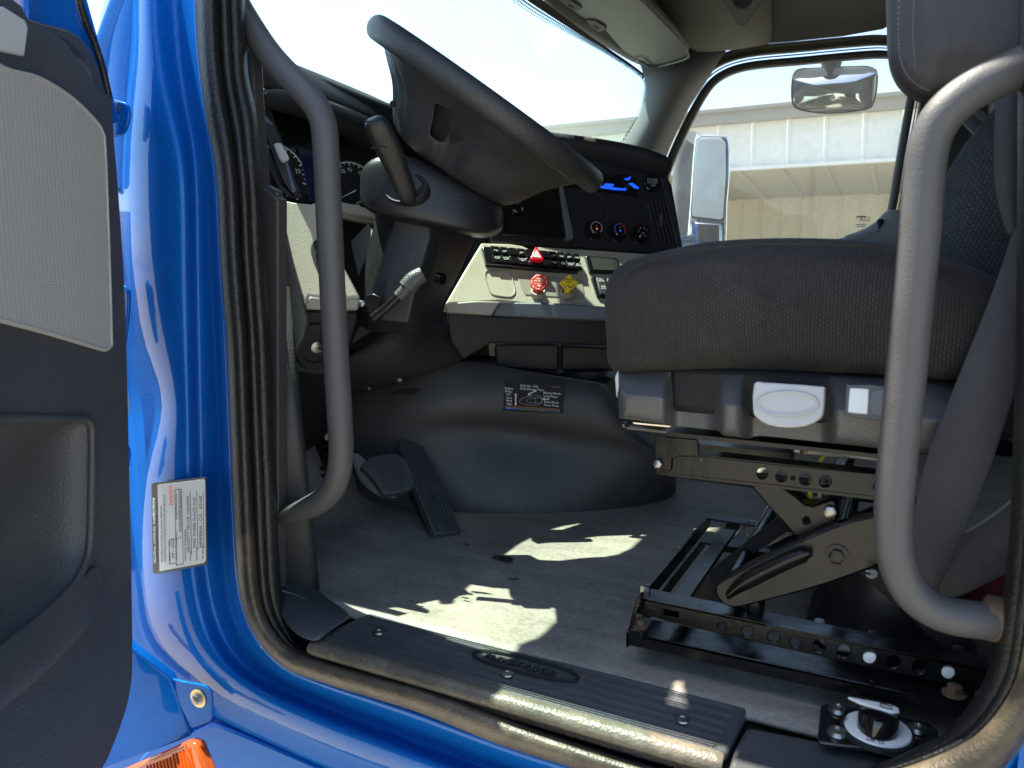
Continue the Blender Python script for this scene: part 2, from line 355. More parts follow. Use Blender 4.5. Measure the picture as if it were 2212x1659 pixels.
def pillow(name, outline, y0, y1, rnd, material, parent, n=5, k=4, bulge=0):
    # closed outline (X,Z points) swept in Y with rounded ends
    o = smooth_loop(outline, k); cx = sum(p[0] for p in o)/len(o); cz = sum(p[1] for p in o)/len(o)
    bm = bmesh.new(); rows = []
    def row(y, ins, t):
        r = []
        for x, z in o:
            dx, dz = x-cx, z-cz; L = math.hypot(dx, dz); s = max(0, (L-ins))/L
            r.append(bm.verts.new((cx+dx*s, y, cz+dz*s)))
        return r
    seq = []
    for i in range(n+1):
        a = math.pi/2*i/n; seq.append((y0+rnd*(1-math.sin(a)), rnd*(1-math.cos(a))))
    seq = seq[::-1]
    rows = [row(y, ins, 0) for y, ins in seq]
    rows += [row(y0+(y1-y0)*f, -bulge*math.sin(math.pi*f), 0) for f in (.3, .5, .7)]
    rows += [row(y1-(y-y0), ins, 0) for y, ins in seq[::-1]]
    # concentric fill of the end faces so that they dome a little
    for a, b in zip(rows, rows[1:]):
        for i in range(len(a)): bm.faces.new((a[i], a[(i+1) % len(a)], b[(i+1) % len(a)], b[i]))
    for rr, sg in ((rows[0], -1), (rows[-1], 1)):
        prev = rr
        for f, dy in ((.75, .004), (.45, .006), (.18, .0065)):
            c = Vector((cx, rr[0].co.y+sg*dy*(1 if sg < 0 else 1), cz)); nw = []
            for v in rr:
                q = v.co.copy(); q = Vector((cx+(q.x-cx)*f, c.y, cz+(q.z-cz)*f)); nw.append(bm.verts.new(q))
            for i in range(len(prev)): bm.faces.new((prev[i], prev[(i+1) % len(prev)], nw[(i+1) % len(prev)], nw[i]))
            prev = nw
        bm.faces.new(prev)
    return obj(name, bm, material, parent, ang=80)
def hexbolt(bm, o, n, r, h=.006, washer=True):
    n = Vector(n).normalized(); o = Vector(o)
    if washer: lathe(bm, [(r*1.5, 0), (r*1.5, h*.22), (r*1.1, h*.3)], o, n, 20)
    rr, u, n = axes(n); a = [bm.verts.new(o+n*(h*.2)+rr*r*math.cos(R(60*i))+u*r*math.sin(R(60*i))) for i in range(6)]
    b = [bm.verts.new(o+n*h+rr*r*math.cos(R(60*i))+u*r*math.sin(R(60*i))) for i in range(6)]
    c = [bm.verts.new(o+n*(h*1.12)+rr*r*.75*math.cos(R(60*i))+u*r*.75*math.sin(R(60*i))) for i in range(6)]
    for i in range(6):
        j = (i+1) % 6; bm.faces.new((a[i], a[j], b[j], b[i])); bm.faces.new((b[i], b[j], c[j], c[i]))
    bm.faces.new(c)
def text(name, s, o, right, up, size, material, parent, th=.0002, align='LEFT', wscale=1, bold=0):
    cu = bpy.data.curves.new('t', 'FONT'); cu.body = s; cu.size = 1; cu.align_x = align; cu.extrude = 0; cu.offset = bold; cu.resolution_u = 3; cu.space_line = .9
    ob = bpy.data.objects.new('t', cu); COL.objects.link(ob)
    dg = bpy.context.evaluated_depsgraph_get(); me = bpy.data.meshes.new_from_object(ob.evaluated_get(dg))
    bpy.data.objects.remove(ob); bpy.data.curves.remove(cu)
    right = Vector(right).normalized(); up = Vector(up); up = (up-right*up.dot(right)).normalized(); n = right.cross(up)
    bm = bmesh.new(); bm.from_mesh(me); bpy.data.meshes.remove(me)
    for v in bm.verts: v.co = Vector(o)+right*(v.co.x*size*wscale)+up*(v.co.y*size)+n*(.0004)
    return obj(name, bm, material, parent, smooth=False, solid=th, soff=0)

# ------------------------------------------------------------------ ground and warehouse
GZ = -1.2
bm = bmesh.new(); bmesh.ops.create_grid(bm, x_segments=8, y_segments=8, size=600, matrix=Matrix.Translation((0, 0, GZ)))
g = obj('ground', bm, 'ground_concrete'); g['kind'] = 'structure'
WY = 15.0
wh = thing('warehouse', 'long pale metal-sided warehouse with tan lower wall seen through the passenger window', 'building', (-2, WY, GZ))
zt = Y(1960, 205, WY).z; zf = Y(1960, 236, WY).z; zb = Y(1937, 343, WY).z
def sheet(x0, x1, y, z0, z1, pitch, depth, rib):
    bm = bmesh.new(); xs = []; x = x0
    prof = []
    while x < x1:
        prof += [(x, 0), (x+pitch-rib*2, 0), (x+pitch-rib*1.5, depth), (x+pitch-rib*.5, depth)]; x += pitch
    grid(bm, [[(a, y-d, z0) for a, d in prof], [(a, y-d, z1) for a, d in prof]]); return bm
obj('upper_siding', sheet(-30, 25, WY, zb, zf, .62, .03, .045), 'warehouse_white', wh, smooth=False, solid=.03)
bm = bmesh.new(); box(bm, (-2.5, WY-.12, (zt+zf)/2), (55, .2, zt-zf)); box(bm, (-2.5, WY-.2, zt-.02), (55, .3, .07)); obj('fascia', bm, 'fascia_grey', wh, bevel=.01)
bm = bmesh.new(); box(bm, (-2.5, WY-.04, zb-.02), (55, .1, .06)); obj('drip_trim', bm, 'warehouse_white', wh)
D2 = WY+3.4; zs = Y(1900, 416, D2).z
obj('lower_wall', sheet(-30, 25, D2, GZ, zs+.1, .42, .025, .04), 'warehouse_tan', wh, smooth=False, solid=.03)
bm = bmesh.new(); prof = []
x = -30
while x < 25: prof += [(x, 0), (x+.70, 0), (x+.72, .03), (x+.75, .03)]; x += .75
grid(bm, [[(a, WY, zb-d) for a, d in prof], [(a, D2, zs-d) for a, d in prof]]); obj('soffit', bm, 'warehouse_tan', wh, smooth=False, solid=.03)
bm = bmesh.new(); tube(bm, [Y(1952, 285, WY-.08), Y(1948, 290, WY-.22), Y(1944, 318, WY-.22), Y(1947, 324, WY-.08)], .03, 8, 3); obj('conduit_bracket', bm, 'fascia_grey', wh)
bm = bmesh.new(); tube(bm, [(-6.2, WY-.09, zf), (-6.2, WY-.09, zb)], .05, 8, 0); obj('downpipe', bm, 'fascia_grey', wh)
bm = bmesh.new(); box(bm, (-2.5, WY+6, zt-.1), (55, 12, .2)); obj('roof', bm, 'fascia_grey', wh)

# ------------------------------------------------------------------ truck cab
cab = thing('truck_cab', 'blue truck cab shell seen through its open driver doorway', 'truck', (-.3, 1.6, 0))
# door opening contours: A = paint / seal edge, B = inner seal edge, in sight-line units
A = [(430, -30), (433, 98), (444, 195), (456, 277), (470, 342), (478, 423), (482, 540), (490, 650), (498, 746), (503, 877), (506, 960), (509, 1050), (516, 1190), (524, 1284), (551, 1363), (606, 1428), (665, 1457), (779, 1493), (909, 1532), (1080, 1601), (1254, 1655), (1460, 1715), (1720, 1775), (1960, 1775), (2090, 1715), (2152, 1659), (2212, 1581), (2250, 1470), (2272, 1300), (2290, 900), (2295, 400), (2290, -60)]
B = [(521, -30), (526, 85), (530, 165), (547, 244), (554, 325), (562, 420), (567, 540), (574, 650), (580, 746), (585, 877), (588, 960), (592, 1050), (597, 1190), (604, 1284), (616, 1330), (640, 1383), (672, 1404), (779, 1446), (942, 1489), (1085, 1545), (1254, 1605), (1440, 1662), (1640, 1690), (1800, 1685), (1898, 1659), (1985, 1622), (2054, 1584), (2126, 1493), (2158, 1399), (2190, 1180), (2206, 700), (2212, -60)]
offs = {4: None}
CJ = {  # painted jamb contours left and bottom-left
 1: [(416, -30), (420, 98), (432, 195), (445, 277), (458, 342), (466, 423), (470, 540), (477, 650), (484, 746), (490, 877), (493, 960), (497, 1050), (504, 1190), (512, 1290), (540, 1376), (598, 1442), (660, 1472), (774, 1510), (904, 1552)],
 2: [(400, -30), (405, 98), (418, 195), (432, 277), (446, 342), (455, 423), (459, 540), (464, 650), (468, 746), (474, 877), (477, 960), (480, 1050), (484, 1190), (494, 1300), (524, 1395), (588, 1460), (652, 1490), (766, 1533), (896, 1578)],
 3: [(372, -30), (378, 100), (390, 195), (405, 277), (414, 342), (416, 423), (417, 540), (418, 650), (420, 746), (422, 877), (424, 960), (426, 1050), (430, 1190), (448, 1318), (490, 1420), (570, 1480), (640, 1508), (757, 1558), (886, 1604)],
 4: [(330, -30), (334, 100), (352, 195), (378, 277), (396, 342), (406, 423), (406, 540), (408, 650), (410, 746), (413, 877), (414, 960), (416, 1050), (418, 1190), (432, 1325), (474, 1430), (560, 1490), (630, 1520), (750, 1572), (880, 1620)],
 5: [(302, -30), (306, 100), (302, 195), (297, 277), (292, 342), (289, 423), (289, 540), (304, 650), (326, 746), (366, 870), (345, 960), (328, 1050), (333, 1190), (345, 1330), (395, 1410), (500, 1500), (600, 1558), (725, 1612), (860, 1662)],
 6: [(285, -30), (280, 100), (268, 195), (262, 277), (258, 342), (258, 423), (260, 540), (275, 650), (285, 746), (335, 860), (310, 960), (290, 1050), (288, 1190), (300, 1350), (355, 1440), (462, 1536), (580, 1590), (708, 1650), (840, 1700)],
 7: [(272, -30), (262, 100), (248, 195), (240, 277), (238, 342), (235, 423), (235, 540), (235, 650), (238, 746), (285, 860), (260, 960), (262, 1050), (270, 1190), (284, 1378), (342, 1462), (452, 1552), (572, 1603), (700, 1664), (834, 1714)]}
OFF = {1: 20, 2: 48, 3: 75, 4: 90, 5: 135, 6: 170, 7: 185}
YJ = [.758, .748, .788, .788, .748, .754, .80, .84]
for k in CJ:
    for i in range(19, len(A)):
        a, b = Vector(A[i-1]), Vector(A[min(i+1, len(A)-1)]); d = (b-a).normalized(); nrm = Vector((-d.y, d.x))
        CJ[k].append(tuple(Vector(A[i])+nrm*OFF[k]))
rows = []
for i in range(len(A)):
    r = [Y(*A[i], YJ[0]+.03), Y(*A[i], YJ[0])]+[Y(*CJ[k][i], YJ[k]) for k in range(1, 8)]
    rows.append(r)
patch('door_jamb', rows, 'blue_paint', cab, th=.004, sub=3)
# seals, swept with their own profile
def seal(name, prof, material, th=.004, parent=cab):
    rows = []
    for i_, (a, b) in enumerate(zip(A, B)):
        w_ = max(0, min(1, (i_-14)/3))*max(0, min(1, (27-i_)/3))
        wt = lambda t: t+((t*2.02 if t <= .43 else .87+(t-.43)*.225)-t)*w_
        rows.append([Y(a[0]+(b[0]-a[0])*wt(t), a[1]+(b[1]-a[1])*wt(t), y) for t, y in prof])
    rr = []
    cols = list(zip(*rows)); cols = [[Vector(q) for q in smooth_path(c, 3)] for c in cols]
    return patch(name, list(zip(*cols)), material, parent, th, 2)
seal_fix()
seal('door_seal', [(-.02, .765), (.0, .748), (.10, .738), (.26, .737), (.38, .748), (.42, .768), (.43, .775)], 'seal_dusty_sunlit')
seal('inner_seal', [(.43, .775), (.46, .762), (.56, .754), (.66, .762), (.69, .776), (.72, .774), (.84, .776), (.94, .786), (1.0, .80), (1.01, .83)], 'seal_rubber')
# upper roof and pillars that close the cab and cast its shade
HX, HZ = -.81, 1.15
bm = bmesh.new()
yr = [.81, 1.0, 1.6, 2.2, 2.5]; hx = {.81: -.72, 1.0: -.79, 1.6: -.82, 2.2: -.80, 2.5: -.72}
grid(bm, [[(hx[y], y, HZ+.03) for y in yr], [(hx[y]+.25, y, HZ+.12) for y in yr], [(1.4, y, HZ+.25) for y in yr]])
obj('roof', bm, 'blue_paint', cab, solid=.03, soff=1)
bm = bmesh.new(); grid(bm, [[(hx[y]+.02, y, HZ+.022) for y in yr], [(hx[y]+.25, y, HZ+.08) for y in yr], [(1.35, y, HZ+.085) for y in yr]]); obj('roof_lining', bm, 'headliner', cab, solid=.006, soff=-1)
bm = bmesh.new(); tube(bm, [(-1.25, .82, .66), (-1.05, .82, .92), (-.90, .825, 1.12), (-.72, .83, 1.20), (.1, .84, 1.26)], .026, 10, 5); obj('door_header', bm, 'blue_paint', cab)
bm = bmesh.new(); tube(bm, [(-1.38, .93, .46), (-1.06, .955, .82)], .075, 12, 0); obj('added_sun_blocker', bm, 'deep_black', cab)  # black tube added to block stray sun from the floor
bm = bmesh.new(); box(bm, (.42, .80, .5), (.62, .09, 1.6)); obj('rear_side_wall', bm, 'blue_paint', cab)
# outer cowl corner, upper left, between door and windscreen
patch('cowl_corner', [[Y(296, -40, .80), Y(268, -40, .80), Y(236, -30, .82), Y(231, -30, .86)], [Y(290, 40, .80), Y(255, 60, .79), Y(212, 80, .81), Y(203, 80, .86)],
  [Y(282, 130, .80), Y(250, 150, .79), Y(208, 170, .81), Y(200, 170, .86)], [Y(275, 260, .80), Y(245, 265, .79), Y(205, 270, .81), Y(196, 270, .86)], [Y(270, 420, .80), Y(240, 420, .79), Y(200, 420, .81), Y(190, 420, .86)]], 'blue_paint', cab, th=.004)
loft_rows = []
for hx_, hz_, hy_ in ((-1.46, .60, .86), (-1.9, .57, .90), (-2.6, .50, .98), (-3.1, .40, 1.08), (-3.3, .10, 1.15), (-3.34, -.6, 1.18)):
    loft_rows.append([(hx_, hy_-.02, -.7), (hx_, hy_-.02, -.2), (hx_, hy_, hz_-.22), (hx_, hy_+.08, hz_-.05), (hx_, hy_+.30, hz_+.02), (hx_, 1.65, hz_+.05), (hx_, 3.30-hy_-.30, hz_+.02), (hx_, 3.30-hy_-.08, hz_-.05), (hx_, 3.30-hy_, hz_-.22), (hx_, 3.30-hy_+.02, -.7)])
patch('hood', loft_rows, 'blue_paint', cab, th=.006)
# floor, firewall, side walls and ceiling
bm = bmesh.new(); box(bm, (-.1, 1.67, -.03), (2.6, 1.62, .04)); obj('cab_floor', bm, 'deep_black', cab)
bm = bmesh.new(); grid(bm, [[(-1.18, .80, -.01), (-1.18, 2.5, -.01)], [(-1.28, .80, .12), (-1.28, 2.5, .12)], [(-1.38, .80, .62), (-1.38, 2.5, .62)]]); obj('firewall', bm, 'dark_grey_trim', cab, solid=.02)
W2 = 2.47
bm = bmesh.new()
grid(bm, [[(.0, W2, -.02), (1.4, W2, -.02)], [(.0, W2, 1.3), (1.4, W2, 1.3)]]); grid(bm, [[(-1.6, 2.53, -.02), (.05, 2.53, -.02)], [(-1.6, 2.53, .56), (.05, 2.53, .56)]]); obj('right_side_wall', bm, 'soft_black', cab, solid=.04)
bm = bmesh.new(); box(bm, (1.35, 1.65, .6), (.05, 1.75, 1.5)); obj('rear_wall', bm, 'soft_black', cab)
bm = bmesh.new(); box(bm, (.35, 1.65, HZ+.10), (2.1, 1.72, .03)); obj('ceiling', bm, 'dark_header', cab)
# pillar trim inside the left front corner and kick panel
slab('pillar_trim', [(528, 80), (544, 100), (549, 200), (556, 300), (563, 400), (600, 430), (600, 1300), (640, 1390), (590, 1300), (575, 800), (560, 400), (540, 250), (520, 150)], PY(.835), .02, 'dark_grey_trim', cab, bevel=.003)
slab('kick_panel', [(566, 395), (598, 412), (598, 470), (600, 800), (598, 1100), (596, 1300), (566, 1300)], PY(.842), .014, 'dark_grey_trim', cab, bevel=.003)
bm = bmesh.new(); grid(bm, [[(-1.5, .87, -.02), (-.80, .87, -.02)], [(-1.5, .87, .48), (-.84, .87, .48)]]); obj('left_side_wall', bm, 'dark_grey_trim', cab, solid=.02)
# A pillar on the passenger side
pr_ = [[Y(1365, 118, 2.44), Y(1440, 104, 2.43), Y(1510, 97, 2.44), Y(1590, 92, 2.47)],
       [Y(1385, 146, 2.36), Y(1440, 138, 2.33), Y(1500, 128, 2.36), Y(1562, 120, 2.44)],
       [Y(1399, 180, 2.36), Y(1440, 172, 2.31), Y(1490, 168, 2.33), Y(1528, 165, 2.44)],
       [Y(1402, 215, 2.36), Y(1430, 212, 2.31), Y(1462, 212, 2.34), Y(1492, 212, 2.44)],
       [Y(1386, 258, 2.36), Y(1410, 262, 2.31), Y(1436, 268, 2.34), Y(1456, 276, 2.44)],
       [Y(1345, 318, 2.36), Y(1372, 330, 2.31), Y(1402, 340, 2.34), Y(1425, 348, 2.44)],
       [Y(1318, 370, 2.36), Y(1340, 380, 2.31), Y(1372, 390, 2.34), Y(1395, 400, 2.44)]]
patch('windscreen_pillar_trim', pr_, 'pillar_grey', cab, th=.02)
# windscreen: upper edge, lower edge, glass surface
top = [(.70, -.72, 1.155), (1.0, -.80, 1.15), (1.5, -.825, 1.145), (1.9, -.82, 1.14)]
topR = [Z(1290, 90, 1.13), Y(1345, 122, 2.30), Y(1378, 143, 2.37)]
side = [Y(1396, 165, 2.40), Y(1400, 200, 2.41), Y(1396, 228, 2.42), Y(1380, 262, 2.42), Y(1350, 310, 2.42), Y(1315, 360, 2.42)]
base_ = [(.70, -1.30, .70), (1.2, -1.44, .74), (1.8, -1.42, .76), (2.3, -1.22, .76), (2.45, -.98, .76)]
T_ = [(x, y, z) for y, x, z in [(t[0], t[1], t[2]) for t in top]]+[tuple(v) for v in topR]+[tuple(side[0])]
Bt = [(x, y, z) for y, x, z in base_]
def resamp(p, n):
    p = [Vector(q) for q in smooth_path(p, 6)]; L = [0]
    for a, b in zip(p, p[1:]): L.append(L[-1]+(b-a).length)
    out = []
    for i in range(n):
        t = L[-1]*i/(n-1); j = max(k for k in range(len(L)) if L[k] <= t+1e-9); j = min(j, len(p)-2)
        f = (t-L[j])/(L[j+1]-L[j]); out.append(p[j].lerp(p[j+1], min(1, f)))
    return out
tp, bp_ = resamp(T_, 17), resamp(Bt, 17); rows = []
sd = resamp([tuple(v) for v in side]+[Bt[-1]], 9)
for j in range(9):
    f = j/8; r = []
    for i in range(17):
        e = tp[i].lerp(bp_[i], f); dlt = sd[j]-tp[16].lerp(bp_[16], f); wgt = (i/16)**6
        r.append(e+dlt*wgt)
    rows.append(r)
patch('windscreen', rows, 'windshield_glass', cab, th=.006, sub=1)
# dark edge band of the glass: solid band then dots
def along(p, k=6): return [Vector(q) for q in smooth_path([tuple(v) for v in p], k)]
edge = along([rows[0][i] for i in range(0, 17, 2)]+side[1:])
inn = []
cen = Vector((-.95, 1.7, .95))
band = bmesh.new(); rr0 = []; rr1 = []
for q in edge:
    d = (cen-q); d.normalize(); rr0.append(q+Vector((.004, 0, -.004))); rr1.append(q+d*.020+Vector((.004, 0, -.004)))
grid(band, [rr0, rr1])
i = 0; acc = 0
for a, b in zip(edge, edge[1:]):
    L = (b-a).length; t = 0
    while t < L:
        if a.y+0 > 1.4:
            q = a.lerp(b, t/L); d = (cen-q).normalized(); tt = (b-a).normalized(); nn = tt.cross(d).normalized()
            for k, off in enumerate((.025, .032, .038)):
                c = q+d*off+Vector((.004, 0, -.004))+tt*(.004 if k % 2 else 0); s = .0030-.0007*k
                bmesh.ops.create_circle(band, cap_ends=True, segments=6, radius=s, matrix=Matrix.Translation(c) @ nn.to_track_quat('Z', 'Y').to_matrix().to_4x4())
        t += .009
obj('glass_edge_band', band, 'deep_black', cab, smooth=False, solid=.001)
# overhead: header strip, dark side headliner, console with open pocket
patch('header_trim', [[Z(1150, -8, 1.15), Z(1235, 62, 1.14), Y(1300, 100, 2.20), Y(1345, 128, 2.33), Y(1388, 150, 2.42)],
   [Z(1172, -12, 1.13), Z(1262, 60, 1.12), Y(1325, 98, 2.18), Y(1368, 122, 2.30), Y(1402, 142, 2.38)],
   [Z(1250, -30, 1.20), Z(1330, 40, 1.19), Y(1390, 78, 2.26), Y(1430, 100, 2.30), Y(1452, 125, 2.38)],
   [Z(1420, -80, 1.19), Z(1480, -40, 1.19), Y(1500, 20, 2.2), Y(1500, 70, 2.34), Y(1490, 112, 2.42)]], 'headliner', cab, th=.015)
oc = patch('overhead_console', [[Z(1380, -60, 1.13), Y(1425, 30, 1.95), Y(1462, 78, 2.15), Y(1492, 114, 2.32), Y(1500, 118, 2.42)],
   [Z(1450, -60, 1.09), Y(1500, 20, 1.85), Y(1530, 72, 2.08), Y(1560, 104, 2.28), Y(1562, 113, 2.42)],
   [Z(1560, -60, 1.09), Y(1580, 10, 1.85), Y(1605, 60, 2.06), Y(1618, 98, 2.28), Y(1622, 107, 2.42)],
   [Z(1660, -60, 1.13), Y(1630, -30, 1.95), Y(1634, 20, 2.10), Y(1640, 80, 2.32), Y(1646, 101, 2.42)],
   [Z(1700, -60, 1.22), Y(1672, -30, 2.14), Y(1672, 20, 2.24), Y(1672, 70, 2.40), Y(1675, 98, 2.45)]], 'headliner', cab, th=.012)
pk = Plane(Y(1580, 10, 1.78), (-.25, -.75, -.6))
slab('pocket_rim', [(1548, -20), (1566, 10), (1584, 45), (1597, 56), (1612, 52), (1640, 10), (1655, -20), (1638, -20), (1618, 12), (1603, 20), (1585, 12), (1570, -20)], pk, .03, 'headliner', oc, bevel=.006, curve=3)
slab('pocket_opening', [(1568, -20), (1585, 14), (1602, 22), (1618, 14), (1640, -20)], pk, .006, 'deep_black', oc, lift=-.004, bevel=0)
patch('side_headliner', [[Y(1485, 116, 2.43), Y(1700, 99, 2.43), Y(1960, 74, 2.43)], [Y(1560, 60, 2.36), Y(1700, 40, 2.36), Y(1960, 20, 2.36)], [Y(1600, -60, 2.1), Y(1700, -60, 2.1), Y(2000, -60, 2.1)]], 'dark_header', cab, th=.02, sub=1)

# ------------------------------------------------------------------ passenger door
G = [(1400, 560), (1425, 450), (1452, 365), (1484, 290), (1528, 207), (1562, 172), (1618, 152), (1730, 141), (1846, 130), (1911, 127), (1950, 136), (1965, 165), (1958, 215), (1947, 277), (1930, 374), (1917, 452), (1905, 470), (1878, 492), (1820, 514), (1700, 540), (1500, 560)]
def shift(L, d, cx=1690, cy=345):
    out = []
    n = len(L)
    for i in range(n):
        a, b = Vector(L[i-1]), Vector(L[(i+1) % n]); t = (b-a).normalized(); nn = Vector((t.y, -t.x)); out.append(tuple(Vector(L[i])+nn*d))
    return out
pd = thing('passenger_door', 'closed far door of the cab with large clear window and black frame', 'door', (-.35, 2.48, 0))
def ring(name, prof, material, parent, th=.006):
    rows = []
    for d, y in prof: rows.append([Y(*q, y) for q in smooth_loop(shift(G, d), 3)])
    bm = bmesh.new(); vv = [[bm.verts.new(p) for p in r] for r in rows]
    for a, b in zip(vv, vv[1:]):
        for i in range(len(a)): bm.faces.new((a[i], a[(i+1) % len(a)], b[(i+1) % len(a)], b[i]))
    return obj(name, bm, material, parent, solid=th, ang=60, sub=1)
ring('window_frame', [(-1, 2.53), (0, 2.49), (3, 2.475), (17, 2.47), (20, 2.48)], 'black_plastic', pd)
ring('painted_edge', [(21, 2.49), (24, 2.487), (26, 2.49)], 'blue_paint', pd)
bm = bmesh.new(); plate(bm, [Y(*q, 2.51) for q in smooth_loop(G, 3)], (0, -1, 0), .004); obj('window_glass', bm, 'side_glass', pd)
ring('doorway_seal', [(27, 2.49), (28, 2.455), (33, 2.445), (37, 2.46), (39, 2.47), (42, 2.445), (49, 2.44), (54, 2.46)], 'seal_tan', cab)
patch('door_corner_trim', [[Y(1818, 516, 2.475), Y(1860, 505, 2.472), Y(1900, 480, 2.47), Y(1916, 454, 2.47)], [Y(1822, 522, 2.45), Y(1880, 514, 2.44), Y(1925, 490, 2.44), Y(1935, 452, 2.44)], [Y(1822, 560, 2.44), Y(1880, 560, 2.43), Y(1940, 560, 2.43), Y(1975, 452, 2.43)]], 'slate_trim', pd, th=.015)
bm = bmesh.new(); c = Y(1901, 487, 2.44); lathe(bm, [(.009, 0), (.008, .004), (.0055, .005), (.0055, .022), (.009, .025), (.009, .034), (.006, .038), (0, .038)], c-Vector((0, 0, .02)), (0, 0, 1), 14); obj('lock_button', bm, 'deep_black', pd)
bm = bmesh.new(); box(bm, (-.35, 2.49, .22), (.72, .05, .66)); obj('lower_panel', bm, 'dark_grey_trim', pd, bevel=.01)
text('glass_marking', 'AS2', Y(1856, 478, 2.505), (1, 0, 0), (0, 0, 1), .018, 'slate_trim', pd)
bm = bmesh.new(); box(bm, Y(1860, 468, 2.505), (.026, .0006, .004)); box(bm, Y(1860, 485, 2.505), (.03, .0006, .002)); box(bm, Y(1860, 489, 2.505), (.024, .0006, .002)); obj('glass_stamp', bm, 'slate_trim', pd)
# look-down mirror above the window
lm = thing('lookdown_mirror', 'small wide convex mirror with cream glass hanging outside above the passenger window', 'mirror', Y(1800, 160, 2.62))
def mirror_slab(name, px, yb, th, bulge, material, parent, bevel=.004):
    o = smooth_loop(px, 3); cx = sum(p[0] for p in o)/len(o); cy = sum(p[1] for p in o)/len(o); bm = bmesh.new(); rws = []
    for f in (1, .85, .6, .3): rws.append([bm.verts.new(Y(cx+(x-cx)*f, cy+(y-cy)*f, yb-bulge*(1-f*f))) for x, y in o])
    c = bm.verts.new(Y(cx, cy, yb-bulge)); bk = [bm.verts.new(Y(x, y, yb+th)) for x, y in o]
    for a, b in zip([bk]+rws, rws):
        for i in range(len(a)): bm.faces.new((a[i], a[(i+1) % len(a)], b[(i+1) % len(a)], b[i]))
    l = rws[-1]
    for i in range(len(l)): bm.faces.new((l[i], l[(i+1) % len(l)], c))
    bm.faces.new(bk[::-1]); return obj(name, bm, material, parent, ang=30)
mirror_slab('housing', [(1710, 172), (1722, 150), (1760, 146), (1850, 142), (1885, 145), (1897, 165), (1890, 218), (1870, 238), (1790, 246), (1735, 240), (1711, 225)], 2.645, .045, .0, 'gloss_black', lm)
mirror_slab('bezel_top', [(1712, 170), (1725, 152), (1800, 146), (1884, 145), (1895, 162), (1880, 160), (1800, 160), (1730, 168)], 2.638, .02, .001, 'light_grey', lm)
mirror_slab('mirror_glass', [(1715, 178), (1724, 170), (1800, 160), (1884, 157), (1893, 168), (1887, 214), (1866, 234), (1790, 243), (1738, 236), (1715, 222)], 2.636, .01, .03, 'chrome', lm)
bm = bmesh.new(); lathe(bm, [(.05, 0), (.045, -.01), (.03, -.025), (.025, -.04)], Y(1796, 136, 2.66), (0, 0, 1), 20, 1, .6); obj('mount', bm, 'black_plastic', lm)
# big wing mirror beyond the glass
wm = thing('wing_mirror', 'tall chrome-backed wing mirror outside the passenger window', 'mirror', Y(1530, 560, 2.95))
slab('housing', [(1500, 300), (1515, 291), (1560, 292), (1573, 305), (1575, 380), (1570, 440), (1560, 560), (1488, 560), (1490, 440)], PY(2.86), .02, 'chrome', wm, bevel=.006, curve=3)
slab('glass_rim', [(1503, 303), (1515, 294), (1560, 295), (1572, 308), (1572, 380), (1566, 470), (1558, 480), (1495, 472), (1491, 460)], PY(2.85), .008, 'deep_black', wm, bevel=.002)
slab('main_glass', [(1505, 306), (1516, 298), (1558, 298), (1568, 310), (1568, 380), (1562, 470), (1556, 474), (1497, 467), (1495, 460)], PY(2.848), .004, 'white_tube', wm, bevel=.001, lift=.004)  # mirror face coloured white to stand in for its pale reflection
bm = bmesh.new(); tube(bm, [Y(1470, 560, 3.0), Y(1478, 430, 3.0), Y(1488, 340, 2.98), Y(1505, 300, 2.95)], .05, 14, 5); obj('back_shell', bm, 'pillar_grey', wm)
slab('spot_glass', [(1500, 480), (1555, 484), (1556, 560), (1500, 560)], PY(2.84), .01, 'chrome', wm, bevel=.004)
slab('blue_stripe', [(1494, 480), (1501, 480), (1505, 520), (1503, 560), (1497, 560)], PY(2.825), .003, 'blue_print', wm, bevel=0)
bm = bmesh.new()
ws = slab('window_sticker', [(1461, 510), (1503, 507), (1505, 534), (1462, 538)], PY(2.50), .0006, 'paper', None, bevel=0); tag(ws, 'white sticker with blue lettering low in the corner of the passenger window', 'sticker')
text('sticker_text', 'Service', Y(1463, 525, 2.499), (1, 0, 0), (0, 0, 1), .022, 'blue_print', ws)
text('sticker_small_text', 'Any Ware Van', Y(1463, 516, 2.499), (1, 0, 0), (0, 0, 1), .010, 'blue_print', ws)

bm = bmesh.new(); plate(bm, [(-.76, .85, 1.17), (-.95, .85, 1.13), (-.95, 1.50, 1.13), (-.76, 1.50, 1.17)], (0, 0, -1), .018); obj('added_shade_visor', bm, 'vinyl_visor', cab, bevel=.006)  # unseen driver visor, added to shade the floor from sun through the windscreen
# ------------------------------------------------------------------ sun visor (passenger side)
sv = thing('sun_visor', 'grey vinyl sun visor folded up under the cab roof', 'sun visor', Z(1300, 40, 1.1))
vz = Plane(Y(1423, 140, 2.26), (-.35, -.03, -1))
slab('visor_panel', [(1190, -40), (1200, 2), (1254, 36), (1306, 66), (1342, 108), (1371, 127), (1404, 140), (1423, 141), (1450, 136), (1480, 126), (1486, 112), (1462, 78), (1425, 40), (1391, 5), (1360, -40)], vz, .02, 'vinyl_visor', sv, bevel=.008, seg=3)
for (x, y) in ((1232, 2), (1286, 47)):
    slab('clip', [(x-18, y-8), (x+2, y-6), (x+22, y+6), (x+25, y+12), (x+10, y+18), (x-6, y+8), (x-12, y+4)], vz, .006, 'headliner', sv, lift=.006, bevel=.002)
    slab('clip', [(x-2, y+2), (x+10, y+8), (x+6, y+12), (x-5, y+6)], vz, .004, 'deep_black', sv, lift=.008, bevel=0)
